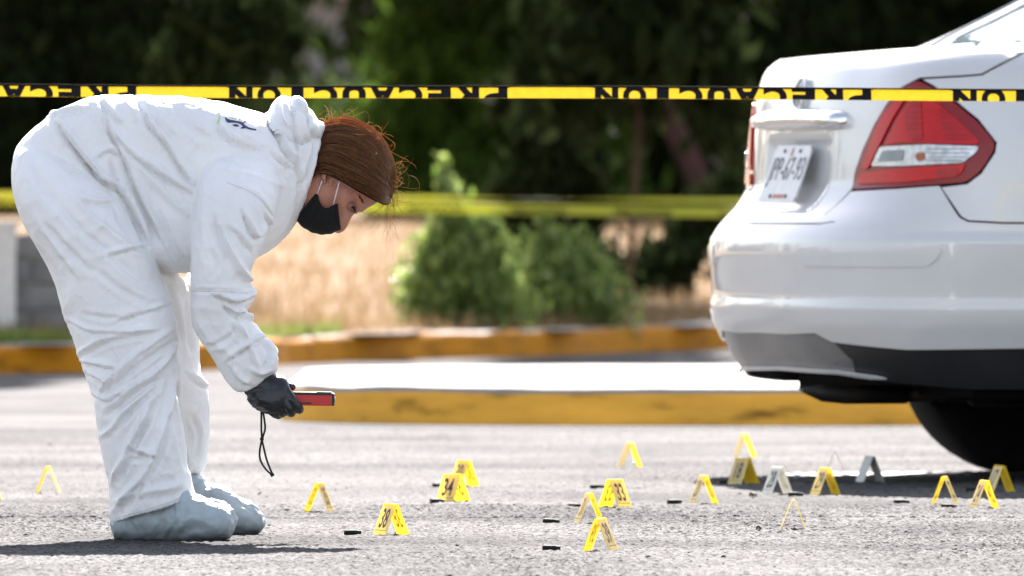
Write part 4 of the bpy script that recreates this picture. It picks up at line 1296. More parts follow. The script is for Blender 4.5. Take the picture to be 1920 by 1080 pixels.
# combed strands lying on the cap
def strand_mesh(lines, rad):
    Vs = []; Fs = []; o = 0
    for ln in lines:
        n = len(ln)
        t = np.gradient(ln, axis=0); t /= np.linalg.norm(t, axis=1)[:, None] + 1e-9
        a = np.cross(t, [0.1, 1, .2]); a /= np.linalg.norm(a, axis=1)[:, None] + 1e-9
        b_ = np.cross(t, a)
        r = rad * np.clip(np.minimum(np.arange(n) + 1, n - np.arange(n)) / 2.5, .25, 1)[:, None]
        ring = np.stack([ln + a * r, ln - a * r * .5 + b_ * r * .87, ln - a * r * .5 - b_ * r * .87], 1)
        Vs.append(ring.reshape(-1, 3))
        i = np.arange(n - 1)[:, None] * 3
        for k in range(3):
            Fs.append(np.concatenate([o + i + k, o + i + (k + 1) % 3, o + i + 3 + (k + 1) % 3, o + i + 3 + k], 1))
        o += n * 3
    return np.concatenate(Vs), np.concatenate(Fs)
lines = []
hr = np.array(hair_rows)
def row_at(x):
    x = min(max(x, 0), len(hr) - 1.001); i = int(x); f = x - i
    return hr[i] * (1 - f) + hr[i + 1] * f
for k in range(3600):
    t0 = .015 + random.random() * (math.pi - .03)
    a = random.uniform(-6, len(hr) - 5); ln_ = random.uniform(14, 50)
    n = 11; dt = random.gauss(0, .05); off = random.uniform(.0006, .0042); ph = random.random() * 6
    pts = []
    for q in range(n):
        f = q / (n - 1); x = a + ln_ * f
        if x > len(hr) - 1: break
        tt = min(max(t0 + dt * (f - .5) + .015 * math.sin(ph + f * 7), .02), math.pi - .02)
        pts.append(np.array(hair_pt(row_at(x), tt, off * (.5 + .5 * math.sin(math.pi * f)))))
    if len(pts) > 3: lines.append(np.array(pts))
Vh, Fh = strand_mesh(lines, .00050)
o = pchild("hair_strands", np_mesh("hair_strands", Vh, Fh), M['hair'], True, hair); o["kind"] = "stuff"
# loose wisps
def wisp(p, d, L, curl, n=16):
    p = np.array(p, float); d = np.array(d, float); d /= np.linalg.norm(d)
    ax = rng.normal(0, 1, 3); ax /= np.linalg.norm(ax)
    out = [p.copy()]
    for i in range(n):
        d = d + np.cross(ax, d) * curl / n + rng.normal(0, .05, 3); d /= np.linalg.norm(d)
        p = p + d * L / n; out.append(p.copy())
    return np.array(out)
wl_ = []
for k in range(80):                 # halo along the top and the crown
    x = random.uniform(6, len(hr) - 2); t0 = random.gauss(math.pi / 2, .35)
    p = hair_pt(row_at(x), t0, .002); nx = hair_pt(row_at(x), t0, .02) - p
    tg = hair_pt(row_at(min(x + 3, len(hr) - 1.1)), t0, .0) - p
    d = nx.normalized() * random.uniform(.3, 1) + tg.normalized() * random.uniform(-.2, 1.2)
    wl_.append(wisp(p, d, random.uniform(.012, .05), random.gauss(0, 5.0)))
for k in range(24):                 # wisps hanging at the crown
    x = random.uniform(len(hr) - 14, len(hr) - 1.2); t0 = random.gauss(math.pi / 2, .5)
    p = hair_pt(row_at(x), t0, .001)
    d = np.array([random.uniform(.1, .8), random.gauss(0, .4), random.uniform(-1.0, .4)])
    wl_.append(wisp(p, d, random.uniform(.03, .075), random.gauss(0, 4.5)))
for k in range(48):                 # fringe strands falling in front of the brow
    p = P(random.uniform(722, 740), random.uniform(352, 380), DC) + Vector((0, random.gauss(0, .02), 0))
    d = np.array([random.uniform(-.5, .5), random.gauss(0, .3), -1.])
    wl_.append(wisp(p, d, random.uniform(.04, .125), random.gauss(0, 3.0), 20))
for k in range(10):
    p = P(random.uniform(604, 640), random.uniform(222, 232), DC) + Vector((0, random.gauss(0, .03), 0))
    wl_.append(wisp(p, [random.uniform(-.4, .4), 0, 1], random.uniform(.02, .05), random.gauss(0, 4)))
for k in range(44):                 # short hair at temple and nape
    p = on_body(*(lambda u: (u, 334 + max(0, u - 610) * .40 + random.uniform(-6, 3)))(random.uniform(590, 715)), .004)
    wl_.append(wisp(p, [random.uniform(-1.2, .2), -.15, -.55], random.uniform(.010, .028), random.gauss(0, 2.5)))
Vh, Fh = strand_mesh(wl_, .00029)
o = pchild("hair_wisps", np_mesh("hair_wisps", Vh, Fh), M['hair_wisp'], True, hair); o["kind"] = "stuff"

# ------------------------------------------------------------------ gloves
def chain(pts, rads, n=14, sub=4):
    """finger: smooth tube with round tip"""
    c = catmull([(*p, r) for p, r in zip(pts, rads)], sub)
    pp = [Vector(x[:3]) for x in c]; rr = [x[3] for x in c]
    t = (pp[-1] - pp[-2]).normalized(); r0 = rr[-1]
    for k in (.35, .65, .88, .98):
        pp.append(pp[len(c) - 1] + t * r0 * k); rr.append(r0 * math.sqrt(1 - k * k))
    mb = MB(); mb.tube(pp, rr, n); return mb.v, mb.f
DH = 26.40
def hp(x, y, dd): return P(x, y, DH) + Vector((0, dd, 0))
palm = [(449, 722, 508, 690, DH + .008, .026), (458, 734, 514, 702, DH + .006, .030), (464, 748, 526, 704, DH + .004, .030), (472, 760, 536, 709, DH + .001, .030), (484, 769, 541, 718, DH - .004, .028), (500, 776, 543, 730, DH - .007, .025), (516, 776, 546, 742, DH - .008, .019)]
gp = [pair_loft(palm, 30, 5, 2.3)]
# four fingers: from the knuckles down along the near face, then under and up round the far side
gp.append(chain([hp(534, 728, -.012), hp(551, 754, -.020), hp(561, 766, -.008), hp(560, 768, .014), hp(553, 757, .030)], [.0105, .0100, .0092, .0086, .0080]))
gp.append(chain([hp(526, 740, -.016), hp(542, 764, -.018), hp(546, 774, -.003), hp(541, 772, .018), hp(535, 759, .031)], [.0108, .0102, .0095, .0088, .0080]))
gp.append(chain([hp(512, 748, -.016), hp(526, 769, -.014), hp(529, 775, .004), hp(524, 772, .022), hp(519, 758, .032)], [.0105, .0098, .0090, .0084, .0078]))
gp.append(chain([hp(496, 752, -.012), hp(508, 770, -.008), hp(519, 779, .012), hp(523, 780, .024)], [.0098, .0088, .0078, .0070]))
# thumb: leaves the side of the palm, lies over the top edge
gp.append(chain([hp(492, 712, .022), hp(514, 712, .032), hp(533, 722, .026), hp(546, 726, .016)], [.0135, .0118, .0105, .0090]))
gl = voxel_union(gp, .0017, 3, .45)
Vg, Ng = get_VN(gl)
gw = np.clip(1 - (CX + (Vg[:, 0]) * F / Vg[:, 1] - 470) / 40, 0, 1)
Vg += Ng * (.0005 * (1 - 2 * np.abs(vnoise(Vg * 70, 61))) + gw * .0022 * (1 - 2 * np.abs(vnoise(Vg * np.array([60, 60, 120.]), 62))))[:, None]
set_V(gl, Vg)
pchild("glove", gl, M['glove'])
# rolled cuff of the glove poking out of the sleeve
mb = MB(); cpts = []
c0 = P(478, 716, DH + .008)
ax1 = P(512, 704, DH) - P(452, 736, DH); ax1 = ax1 * .5
for k in range(25):
    a = 2 * math.pi * k / 24
    cpts.append(c0 + ax1 * math.cos(a) * .96 + Vector((0, .034 * math.sin(a), 0)))
mb.tube(cpts, .0026, 8); me = bpy.data.meshes.new("glove_cuff"); me.from_pydata(mb.v, [], mb.f); pchild("glove_cuff", me, M['glove'])
# other hand, out of sight behind the thigh
DH2 = 26.82
def hq(x, y, dd): return P(x, y, DH2) + Vector((0, dd, 0))
gp = [pair_loft([(300, 560, 322, 598, DH2, .024), (286, 572, 306, 610, DH2, .028), (268, 590, 288, 630, DH2, .026), (256, 606, 274, 640, DH2, .018)], 24, 4)]
for k in range(4):
    o_ = -.021 + k * .014
    gp.append(chain([hq(272, 614, o_), hq(256, 634, o_ * 1.15), hq(246, 656, o_ * 1.2), hq(244, 672 - abs(k - 1) * 3, o_ * 1.2)], [.0100, .0092, .0085, .0075]))
gp.append(chain([hq(296, 590, -.026), hq(286, 616, -.040), hq(276, 634, -.046)], [.0125, .0108, .0090]))
pchild("glove", voxel_union(gp, .0022, 3, .45), M['glove'])

# print on the back of the coverall: green swoosh and dark blue strokes
def on_suit(px, py, off):
    o_ = Vector((0, 0, CAM_H)); h = suit_bvh.ray_cast(o_, (P(px, py, DC) - o_).normalized())
    if h[0] is None: return None
    return h[0] + h[1] * off
def stroke(pts, wid, mat, name):
    c = catmull(pts, 8); V = []; Fc = []
    n = len(c)
    for i, r in enumerate(c):
        t = c[min(i + 1, n - 1)] - c[max(i - 1, 0)]
        nn = np.array([-t[1], t[0]]); nn = nn / (np.linalg.norm(nn) + 1e-9)
        w = np.interp(i / (n - 1), np.linspace(0, 1, len(wid)), wid)
        for sg in (-1, 0, 1):
            p = on_suit(r[0] + nn[0] * w * sg * 1.25, r[1] + 4 + nn[1] * w * sg * 1.25, .0014)
            if p is None: return
            V.append(tuple(p - person.location))
    for i in range(n - 1):
        for k in range(2): Fc.append((i * 3 + k, i * 3 + k + 1, i * 3 + 4 + k, i * 3 + 3 + k))
    o = mesh(name, V, Fc, mat, suit)
    b = bmesh.new(); b.from_mesh(o.data); bmesh.ops.recalc_face_normals(b, faces=b.faces); bmesh.ops.solidify(b, geom=b.faces[:], thickness=.0004); b.to_mesh(o.data); b.free()
stroke([(405, 209), (410, 206), (415, 203.5)], [.6, 2.0, 1.4], M['navy'], "logo_stroke")
stroke([(412, 211), (411, 219), (408, 228)], [.6, 1.6, 1.3], M['green_print'], "logo_stroke")
stroke([(427, 212), (436, 216), (444, 219)], [.4, 1.8, .6], M['green_print'], "logo_stroke")
stroke([(422, 217), (428, 223), (442, 225), (452, 227)], [.6, 2.4, 1.3, 1.8], M['navy'], "logo_stroke")
stroke([(452, 227), (457, 232), (466, 237), (480, 240)], [1.8, 1.6, 1.2, 1.0], M['navy'], "logo_stroke")
stroke([(436, 231), (442, 231.5), (448, 233)], [.4, 1.8, .4], M['navy'], "logo_stroke")
stroke([(451, 237), (456, 235.5), (459, 236.5)], [.4, 1.8, .6], M['navy'], "logo_stroke")
stroke([(447, 221), (450, 218), (456, 219)], [.4, 1.2, .6], M['navy'], "logo_stroke")
stroke([(455, 228), (459, 224), (462, 226)], [.6, 1.0, .4], M['navy'], "logo_stroke")
stroke([(419, 206), (432, 208), (447, 213), (450, 218)], [.5, .6, .6, .5], M['navy'], "logo_stroke")

# stitched seams of the coverall
def seam(pts, name="stitching"):
    c = catmull(pts, 10); seg = [0]
    for i in range(1, len(c)): seg.append(seg[-1] + np.hypot(*(c[i] - c[i - 1])))
    mb = MB(); t = 0.
    def at(u): return np.array([np.interp(u, seg, c[:, 0]), np.interp(u, seg, c[:, 1])])
    while t < seg[-1] - 3:
        a, b_ = on_suit(*at(t), .0002), on_suit(*at(t + 2.1), .0002)
        if a is not None and b_ is not None and (a - b_).length < .02: mb.tube([a - person.location, b_ - person.location], .0006, 5)
        t += 3.4
    if mb.v: mb.build(name, M['seam'], suit)
seam([(426, 342), (460, 355), (489, 373), (512, 404)])
seam([(217, 972), (270, 957), (322, 940), (360, 922)])
seam([(360, 546), (423, 547), (468, 550)])

# ------------------------------------------------------------------ the red device in the hand
dev_c = P(583, 748, DH + .006)
dev = empty("measuring_device", dev_c, 0, "small red and black handheld device gripped in the black glove", "device")
dev.rotation_euler = (0, R(1.0), 0)
k_ = F / DH
def dbox(name, x0, y0, x1, y1, dep, mat, bev=.0015, dy=0.):
    b = bmesh.new(); bmesh.ops.create_cube(b, size=1)
    w, h = (x1 - x0) / k_, (y1 - y0) / k_
    for v in b.verts: v.co = Vector((v.co.x * w, v.co.y * dep, v.co.z * h))
    bmesh.ops.bevel(b, geom=b.edges[:], offset=bev, segments=2, affect='EDGES')
    cx_, cy_ = (x0 + x1) / 2 - 583, (y0 + y1) / 2 - 748
    for v in b.verts: v.co += Vector((cx_ / k_, dy, -cy_ / k_))
    me = bpy.data.meshes.new(name); b.to_mesh(me); b.free()
    return link(name, me, mat, dev)
dbox("case", 500, 735, 624, 760.5, .030, M['red_plastic'], .002)
dbox("top_strip", 548, 735.4, 621.5, 740.6, .0316, M['black_plastic'], .0008)
dbox("top_plate", 593, 734, 622, 736.4, .027, M['black_plastic'], .0008)
dbox("end_cap", 621.8, 736.2, 627.4, 760.8, .0312, M['black_plastic'], .0018)
dbox("grip_pad", 500, 751.5, 587, 760.2, .0316, M['black_plastic'], .003)
dbox("button", 575, 754, 580, 757, .0330, M['black_plastic'], .0008)
lz = MB(); lz.lathe([(0, .005), (.0012, .005), (.0012, .0035), (.0006, .003)], ((627.4 - 583) / k_, 0, 0), (1, 0, 0), 14); lz.build("lens", M['chrome'], dev, True)
# wrist strap
def cord_pts(pp): return [P(x, y, DH + z) - dev_c for x, y, z in pp]
ws = MB()
for path in ([(493, 770, .002), (496, 790, -.002), (497, 804, 0.), (492, 822, 0.)], [(490, 770, .006), (490, 790, .006), (490, 806, .003), (491, 822, 0.)],
             [(491, 824, 0.), (487, 845, .002), (488, 862, .004), (497, 878, .002), (508, 889, 0.)], [(491, 824, 0.), (495, 842, -.003), (500, 862, -.003), (506, 878, -.002), (511, 889, 0.)]):
    ws.tube(cord_pts([tuple(x) for x in catmull(path, 6)]), .0022, 7)
st_ = ws.build("wrist_strap", M['cord'], dev, True); st_.rotation_euler = (0, -R(1.0), 0)
be = MB(); be.lathe([(-.0035, .002), (-.0025, .0042), (.0025, .0042), (.0035, .002)], P(491, 823, DH) - dev_c, (0, 0, 1), 12); be.build("cord_stop", M['cord'], st_, True)
en = MB(); en.tube(cord_pts([(508, 886, 0), (512, 893, 0)]), .0042, 8); en.build("cord_end", M['cord'], st_, True)
# ================================================================== WHITE CAR
CAR_T = R(17.0)
CAR_O = Vector((.60, 32.07, 0))
car = empty("parked_car", CAR_O, CAR_T, "white saloon car seen from its rear corner, behind the yellow tape", "car")
LEN = 4.42
_ph = np.linspace(0, np.pi / 2, 400)
def _corner(Lc, n=2.9, b=.84):
    v = b * np.sin(_ph) ** (2 / n); u = Lc * (1 - np.cos(_ph) ** (2 / n))
    a = np.concatenate([[0], np.cumsum(np.hypot(np.diff(u), np.diff(v)))])
    return a, u, v / b
RA, RU, RV = _corner(.60)
FA, FU, FV = _corner(.75, 2.5)
SIDE = LEN - .60 - .75
A_TOT = RA[-1] + SIDE + FA[-1]
W_K = [.16, .22, .27, .32, .40, .445, .455, .50, .58, .615, .640, .665, .70, .74, .80, .85, .90, .95, .99, 1.02, 1.045, 1.06]
B_K = [.74, .775, .80, .815, .838, .843, .838, .840, .845, .846, .846, .845, .845, .844, .840, .834, .824, .812, .800, .788, .768, .735]
U_K = [.20, .13, .085, .05, .010, .000, .007, .005, .000, .004, .020, .045, .085, .112, .116, .120, .125, .131, .139, .149, .166, .200]
def _smooth_tab(K, Y):
    x = np.linspace(K[0], K[-1], 600); y = np.interp(x, K, Y)
    k = np.ones(13) / 13
    yp = np.concatenate([np.full(6, y[0]), y, np.full(6, y[-1])])
    return x, np.convolve(yp, k, 'valid')
_bx, _by = _smooth_tab(W_K, B_K)
_ux, _uy = _smooth_tab(W_K, U_K)
REC = dict(v0=.0, hw=.255, w0=.668, w1=.868)      # hollow for the number plate
def surf(a, w):
    """outer skin in car coordinates: u forward, v to the right, w up"""
    a = np.asarray(a, float); w = np.asarray(w, float)
    sg = np.sign(a); A = np.abs(a)
    r = A <= RA[-1]; f = A >= RA[-1] + SIDE
    ur = np.interp(A, RA, RU); vr = np.interp(A, RA, RV)
    af = A_TOT - A
    uf = LEN - np.interp(af, FA, FU); vf = np.interp(af, FA, FV)
    us = .60 + (A - RA[-1])
    u = np.where(r, ur, np.where(f, uf, us)); v = np.where(r, vr, np.where(f, vf, 1.0))
    fall = 1 - sstep(.35, 1.25, A)
    ff = 1 - sstep(.3, 1.3, af)
    u0 = np.interp(w, _ux, _uy)
    wf = np.interp(w, [.16, .3, .5, .65, .80, .95, 1.06], [.16, .05, 0., .04, .16, .42, .8])
    u = u + u0 * fall - wf * ff
    # rear face is gently bowed; the boot tapers in plan
    b = np.interp(w, _bx, _by)
    b = b * (1 - .03 * (1 - sstep(0, 1.0, u)) * (w > .62))
    v = v * b
    # number plate hollow
    m = sstep(0, .028, REC['hw'] - np.abs(v)) * sstep(0, .03, w - REC['w0']) * sstep(0, .02, REC['w1'] - w) * (A < .5)
    u = u + .013 * m * np.clip(.35 + (w - REC['w0']) / (REC['w1'] - REC['w0']), 0, 1)
    rise = .020 * sstep(.0, .75, u) * sstep(.90, 1.06, w) * (u < 2.0)
    return np.stack([u, sg * v, w + rise], -1)
def loc(p):                     # (u, v, w) -> local x, y, z
    p = np.asarray(p, float); return np.stack([p[..., 0], -p[..., 1], p[..., 2]], -1)
def proj(p):
    """car point -> picture position (only used to read the photograph's outlines back onto the skin)"""
    p = np.asarray(p); c, s_ = math.cos(CAR_T), math.sin(CAR_T)
    X = CAR_O.x + p[..., 0] * c + p[..., 1] * s_; Y = CAR_O.y + p[..., 0] * s_ - p[..., 1] * c
    s = F / Y
    return np.stack([CX + X * s, HY - (p[..., 2] - CAM_H) * s], -1)
_ga, _gw = np.meshgrid(np.linspace(-.2, 2.6, 561), np.linspace(.22, 1.06, 337))
_gp = proj(surf(_ga, _gw))
def inv(px, py):
    d = (_gp[..., 0] - px) ** 2 + (_gp[..., 1] - py) ** 2
    i = np.unravel_index(np.argmin(d), d.shape)
    return (float(_ga[i]), float(_gw[i]))

def patch(name, poly, mat, fn=surf, off=0.0, step=(.03, .03), thick=.006, parent=car, mirror_poly=False, smooth=True, flip=False):
    """a piece of sheet cut to a polygon on a surface, with its edge turned inwards"""
    if mirror_poly: poly = [(-a, w) for a, w in reversed(poly)]
    b = bmesh.new()
    P_ = np.array(poly)
    b.faces.new([b.verts.new((x, y, 0)) for x, y in poly])
    lo, hi = P_.min(0), P_.max(0)
    for ax in (0, 1):
        n = int((hi[ax] - lo[ax]) / step[ax])
        for k in range(1, n + 1):
            c = lo[ax] + (hi[ax] - lo[ax]) * k / (n + 1)
            co = [0, 0, 0]; no = [0, 0, 0]; co[ax] = c; no[ax] = 1
            bmesh.ops.bisect_plane(b, geom=b.verts[:] + b.edges[:] + b.faces[:], plane_co=co, plane_no=no, dist=1e-5)
    big = [f for f in b.faces if len(f.verts) > 4]
    bmesh.ops.triangulate(b, faces=big)
    b.verts.ensure_lookup_table()
    q = np.array([v.co[:2] for v in b.verts])
    e = 2e-3
    p0 = loc(fn(q[:, 0], q[:, 1]))
    da = loc(fn(q[:, 0] + e, q[:, 1])) - loc(fn(q[:, 0] - e, q[:, 1])); dw = loc(fn(q[:, 0], q[:, 1] + e)) - loc(fn(q[:, 0], q[:, 1] - e))
    n_ = np.cross(da, dw); n_ /= np.linalg.norm(n_, axis=1)[:, None] + 1e-12
    cen = np.array([2.2, 0, .6])
    sgn = np.sign(np.sum(n_ * (p0 - cen), 1)); n_ *= np.where(np.sum(sgn) >= 0, 1, -1)
    o_ = off(q[:, 0], q[:, 1])[:, None] if callable(off) else off
    p1 = p0 + n_ * o_
    for v, c in zip(b.verts, p1): v.co = c
    nd = {v: Vector(x) for v, x in zip(b.verts, n_)}
    be = [x for x in b.edges if len(x.link_faces) == 1]
    for x in be: x.smooth = False
    if thick:
        r = bmesh.ops.extrude_edge_only(b, edges=be)
        src = {tuple(round(c, 6) for c in v.co): nd[v] for v in nd}
        for v in [g for g in r['geom'] if isinstance(g, bmesh.types.BMVert)]:
            v.co -= src[tuple(round(c, 6) for c in v.co)] * thick
    bmesh.ops.recalc_face_normals(b, faces=b.faces)
    # outward orientation
    s_ = sum(f.normal.dot(f.calc_center_median() - Vector(cen)) * f.calc_area() for f in b.faces)
    if s_ < 0: bmesh.ops.reverse_faces(b, faces=b.faces)
    me = bpy.data.meshes.new(name); b.to_mesh(me); b.free()
    o = link(name, me, mat, parent)
    for p in me.polygons: p.use_smooth = smooth
    return o

UW_R, UW_F, ARCH = .966, 3.566, .355
def a_of_u(u): return RA[-1] + (u - .60)
def arc(uc, r, up=True, k=14):
    return [(a_of_u(uc + r * math.cos(t)), .31 + r * math.sin(t)) for t in np.linspace(math.pi, 0, k)]

# tail light outline on the skin
def rounded(poly, r=.012, k=4):
    out = []; n = len(poly); P_ = [np.array(p) for p in poly]
    for i in range(n):
        a, p, c = P_[i - 1], P_[i], P_[(i + 1) % n]
        la, lc = np.linalg.norm(a - p), np.linalg.norm(c - p)
        q0 = p + (a - p) / la * min(r, la * .45); q1 = p + (c - p) / lc * min(r, lc * .45)
        for t in np.linspace(0, 1, k): out.append(tuple((1 - t) ** 2 * q0 + 2 * t * (1 - t) * p + t * t * q1))
    return out
TL = [inv(1597, 356), inv(1604, 325), inv(1618, 283), inv(1640, 236), inv(1664, 196), inv(1692, 164), inv(1724, 151), inv(1746, 162), inv(1790, 192), inv(1832, 228), inv(1867, 268), inv(1863, 285), inv(1838, 322), inv(1812, 342), inv(1760, 346), inv(1680, 351)]
lid_corner = [inv(1570, 381), inv(1545, 402)]
# --- boot lid: rear face
lidR = [(0, .650), (.40, .650), (.47, .656), (lid_corner[1][0], lid_corner[1][1]), (lid_corner[0][0], lid_corner[0][1]), (TL[0][0] - .006, TL[0][1] + .004)]
lidR += [(a - .007, w) for a, w in TL[1:6]]
SEAM = [inv(x, y) for x, y in ((1728, 147), (1798, 143), (1838, 140), (1862, 127), (1890, 112), (1912, 101))]
top_a = SEAM[-1][0] + .03
lidR += [(TL[6][0], TL[6][1] + .008)] + [(a, w + .003) for a, w in SEAM] + [(top_a, 1.06)]

lid_poly = lidR + [(-a, w) for a, w in reversed(lidR) if a > 0]
lid = patch("boot_lid", lid_poly, M['paint'], step=(.014, .011))
# top of the lid and the shoulders: from the w = 1.06 ring inwards
def deck(a, t):
    """t 0 at the ring, 1 on the centre line"""
    p = surf(a, np.full_like(np.asarray(a, float), 1.06))
    t = np.asarray(t, float)
    u = p[..., 0] + (np.maximum(p[..., 0], .60) - p[..., 0]) * t
    v = p[..., 1] * (1 - t)
    s = np.clip(t / .45, 0, 1)
    z = p[..., 2] + .013 * (1 - (1 - s) ** 2) + .012 * t * sstep(.2, .6, u)
    return np.stack([u, v, z], -1)
a_glass = None
for aa in np.linspace(.6, 1.6, 400):
    if surf(aa, 1.06)[0] > .72: a_glass = aa; break
patch("boot_lid_top", [(-top_a, 0), (top_a, 0), (top_a, .98), (-top_a, .98)], M['paint'], deck, step=(.03, .06), parent=lid, thick=.004)
for sg in (False, True):
    patch("shoulder_panel", [(top_a + .006, 0), (a_glass + .25, 0), (a_glass + .25, .96), (top_a + .006, .96)], M['paint'], deck, step=(.03, .06), thick=.004, mirror_poly=sg)
# --- bumper
ARCH_L = a_of_u(UW_R - ARCH)
sh = [inv(1764, 351), inv(1778, 378), inv(1798, 408), inv(1816, 416), inv(1880, 420)]
BOT = [inv(1560, 642), inv(1530, 627)]
arc_pts = arc(UW_R, ARCH)
q_arc = [p for p in arc_pts if p[0] < a_of_u(UW_R) and p[1] < sh[-1][1] - .01]
bumR = [(0, .646), (.40, .646), (.47, .652), (lid_corner[1][0] + .004, lid_corner[1][1] - .005), (lid_corner[0][0] + .004, lid_corner[0][1] - .005), (TL[0][0], TL[0][1] - .005), (TL[15][0], TL[15][1] - .004), (TL[14][0], TL[14][1] - .004)]
bumR += sh
edge_a = ARCH_L + .004
bumR += [(edge_a, sh[-1][1])] if edge_a > sh[-1][0] else []
bumR += [(edge_a, .345), (inv(1700, 653)[0], .338), (BOT[0][0], BOT[0][1]), (BOT[1][0], BOT[1][1] + .004), (.20, .372), (0, .374)]
bum_poly = bumR + [(-a, w) for a, w in reversed(bumR) if a > 1e-6]
bump_seam = inv(1700, 653)[0]
bumper = patch("rear_bumper", bum_poly, M['paint'], step=(.022, .012), thick=.012)
# lower bumper: its roll into shadow painted as grey and black pieces
apR = [(0, .372), (.20, .370), (BOT[1][0], BOT[1][1] + .001), (BOT[0][0], BOT[0][1] - .003), (bump_seam, .335), (edge_a, .342), (edge_a, .238), (.9, .240), (.70, .258), (.40, .276), (0, .282)]
apC = [(0, .372), (.20, .370), (BOT[1][0], BOT[1][1] + .001), (BOT[0][0], BOT[0][1] - .003), (BOT[0][0] + .05, BOT[0][1] - .05), (BOT[0][0] + .02, .262), (.40, .276), (0, .282)]
patch("bumper_shade_mid", apC + [(-a, w) for a, w in reversed(apC) if a > 1e-6], M['apron_shade'], step=(.03, .012), off=-.004, parent=bumper)
for sg in (False, True):
    apS = [(BOT[0][0] + .004, BOT[0][1] - .004), (bump_seam, .335), (edge_a, .342), (edge_a, .238), (.9, .238), (BOT[0][0] + .024, .261), (BOT[0][0] + .054, BOT[0][1] - .05)]
    patch("bumper_apron_shade", apS, M['dark_trim'], step=(.03, .02), off=-.006, parent=bumper, mirror_poly=sg)
lipR = [(0, .290), (.40, .284), (.58, .272), (.62, .266), (.55, .266), (.40, .276), (0, .282)]
patch("bumper_lip", lipR + [(-a, w) for a, w in reversed(lipR) if a > 1e-6], M['paint'], step=(.03, .008), off=.004, parent=bumper)
for sg in (False, True):
    mp = [inv(1514, 461), inv(1740, 462), inv(1762, 464), inv(1768, 470), inv(1757, 487), inv(1742, 499), inv(1730, 501), inv(1508, 499)]
    patch("bumper_moulding", mp, M['paint'], off=.0035, step=(.02, .012), thick=.0036, mirror_poly=sg, parent=bumper)
# --- quarter panels (above the bumper, round the tail light, to the rear door)
A_DOOR = a_of_u(1.34)
for sg in (False, True):
    qp = [(a + .004, w - .002) for a, w in reversed(SEAM)]
    qp += [(TL[7][0] + .004, TL[7][1] + .005), (TL[8][0] + .004, TL[8][1] + .005), (TL[9][0] + .004, TL[9][1] + .005), (TL[10][0] + .006, TL[10][1]), (TL[11][0] + .006, TL[11][1] - .002), (TL[12][0] + .005, TL[12][1] - .004), (TL[13][0] + .003, TL[13][1] - .005)]
    qp += [(sh[0][0] + .005, sh[0][1]), (sh[1][0] + .005, sh[1][1] + .002), (sh[2][0] + .003, sh[2][1] + .004), (sh[3][0], sh[3][1] + .005), (sh[4][0], sh[4][1] + .005), (ARCH_L + .02, sh[4][1] + .005)]
    qp += [p for p in arc(UW_R, ARCH, k=18) if p[1] > sh[4][1] + .01] if sh[4][1] < .31 + ARCH else []
    qp += [p for p in arc(UW_R, ARCH, k=18) if p[0] > a_of_u(UW_R) and p[1] <= sh[4][1] + .01 and p[1] > .32]
    qp += [(a_of_u(UW_R + ARCH), .20), (A_DOOR - .004, .20), (A_DOOR - .004, 1.06), (top_a + .004, 1.06)]
    patch("quarter_panel", qp, M['paint'], step=(.03, .02), mirror_poly=sg)
    d1 = [(A_DOOR, .22), (a_of_u(2.22), .22), (a_of_u(2.22), 1.03), (A_DOOR, 1.03)]
    dr = patch("door", d1, M['paint'], step=(.06, .03), mirror_poly=sg)
    patch("handle", [(A_DOOR + .08, .83), (A_DOOR + .28, .835), (A_DOOR + .28, .862), (A_DOOR + .08, .857)], M['paint'], off=.02, thick=.02, mirror_poly=sg, parent=dr)
    d2 = [(a_of_u(2.228), .22), (a_of_u(3.14), .22), (a_of_u(3.14), 1.03), (a_of_u(2.228), 1.03)]
    dr = patch("door", d2, M['paint'], step=(.06, .03), mirror_poly=sg)
    patch("handle", [(a_of_u(2.3), .83), (a_of_u(2.5), .835), (a_of_u(2.5), .862), (a_of_u(2.3), .857)], M['paint'], off=.02, thick=.02, mirror_poly=sg, parent=dr)
    fp = [(a_of_u(3.148), .22)] + arc(UW_F, ARCH, k=18) + [(a_of_u(UW_F + ARCH), .22), (A_TOT - .62, .24), (A_TOT - .62, .62), (A_TOT - .52, .80), (A_TOT - .52, 1.02), (a_of_u(3.148), 1.02)]
    patch("front_wing", fp, M['paint'], step=(.05, .03), mirror_poly=sg)
    patch("sill", [(a_of_u(UW_R + ARCH) + .01, .16), (a_of_u(UW_F - ARCH) - .01, .16), (a_of_u(UW_F - ARCH) - .01, .214), (a_of_u(UW_R + ARCH) + .01, .214)], M['dark_trim'], off=-.004, mirror_poly=sg)
    hl = [(A_TOT - .80, .66), (A_TOT - .40, .62), (A_TOT - .34, .70), (A_TOT - .45, .78), (A_TOT - .70, .82)]
    patch("headlight", hl, M['lens_clear'], off=.004, step=(.03, .02), mirror_poly=sg)
A_F = A_TOT - .60
def surf_front(a, w): return surf(np.where(a >= 0, A_TOT - a, -(A_TOT + a)), w)
patch("front_bumper", [(-.60, .2), (.60, .2), (.60, .60), (-.60, .60)], M['paint'], surf_front, step=(.04, .03))
patch("grille", [(-.34, .61), (.34, .61), (.30, .74), (-.30, .74)], M['dark_trim'], surf_front, step=(.04, .03), off=.004)
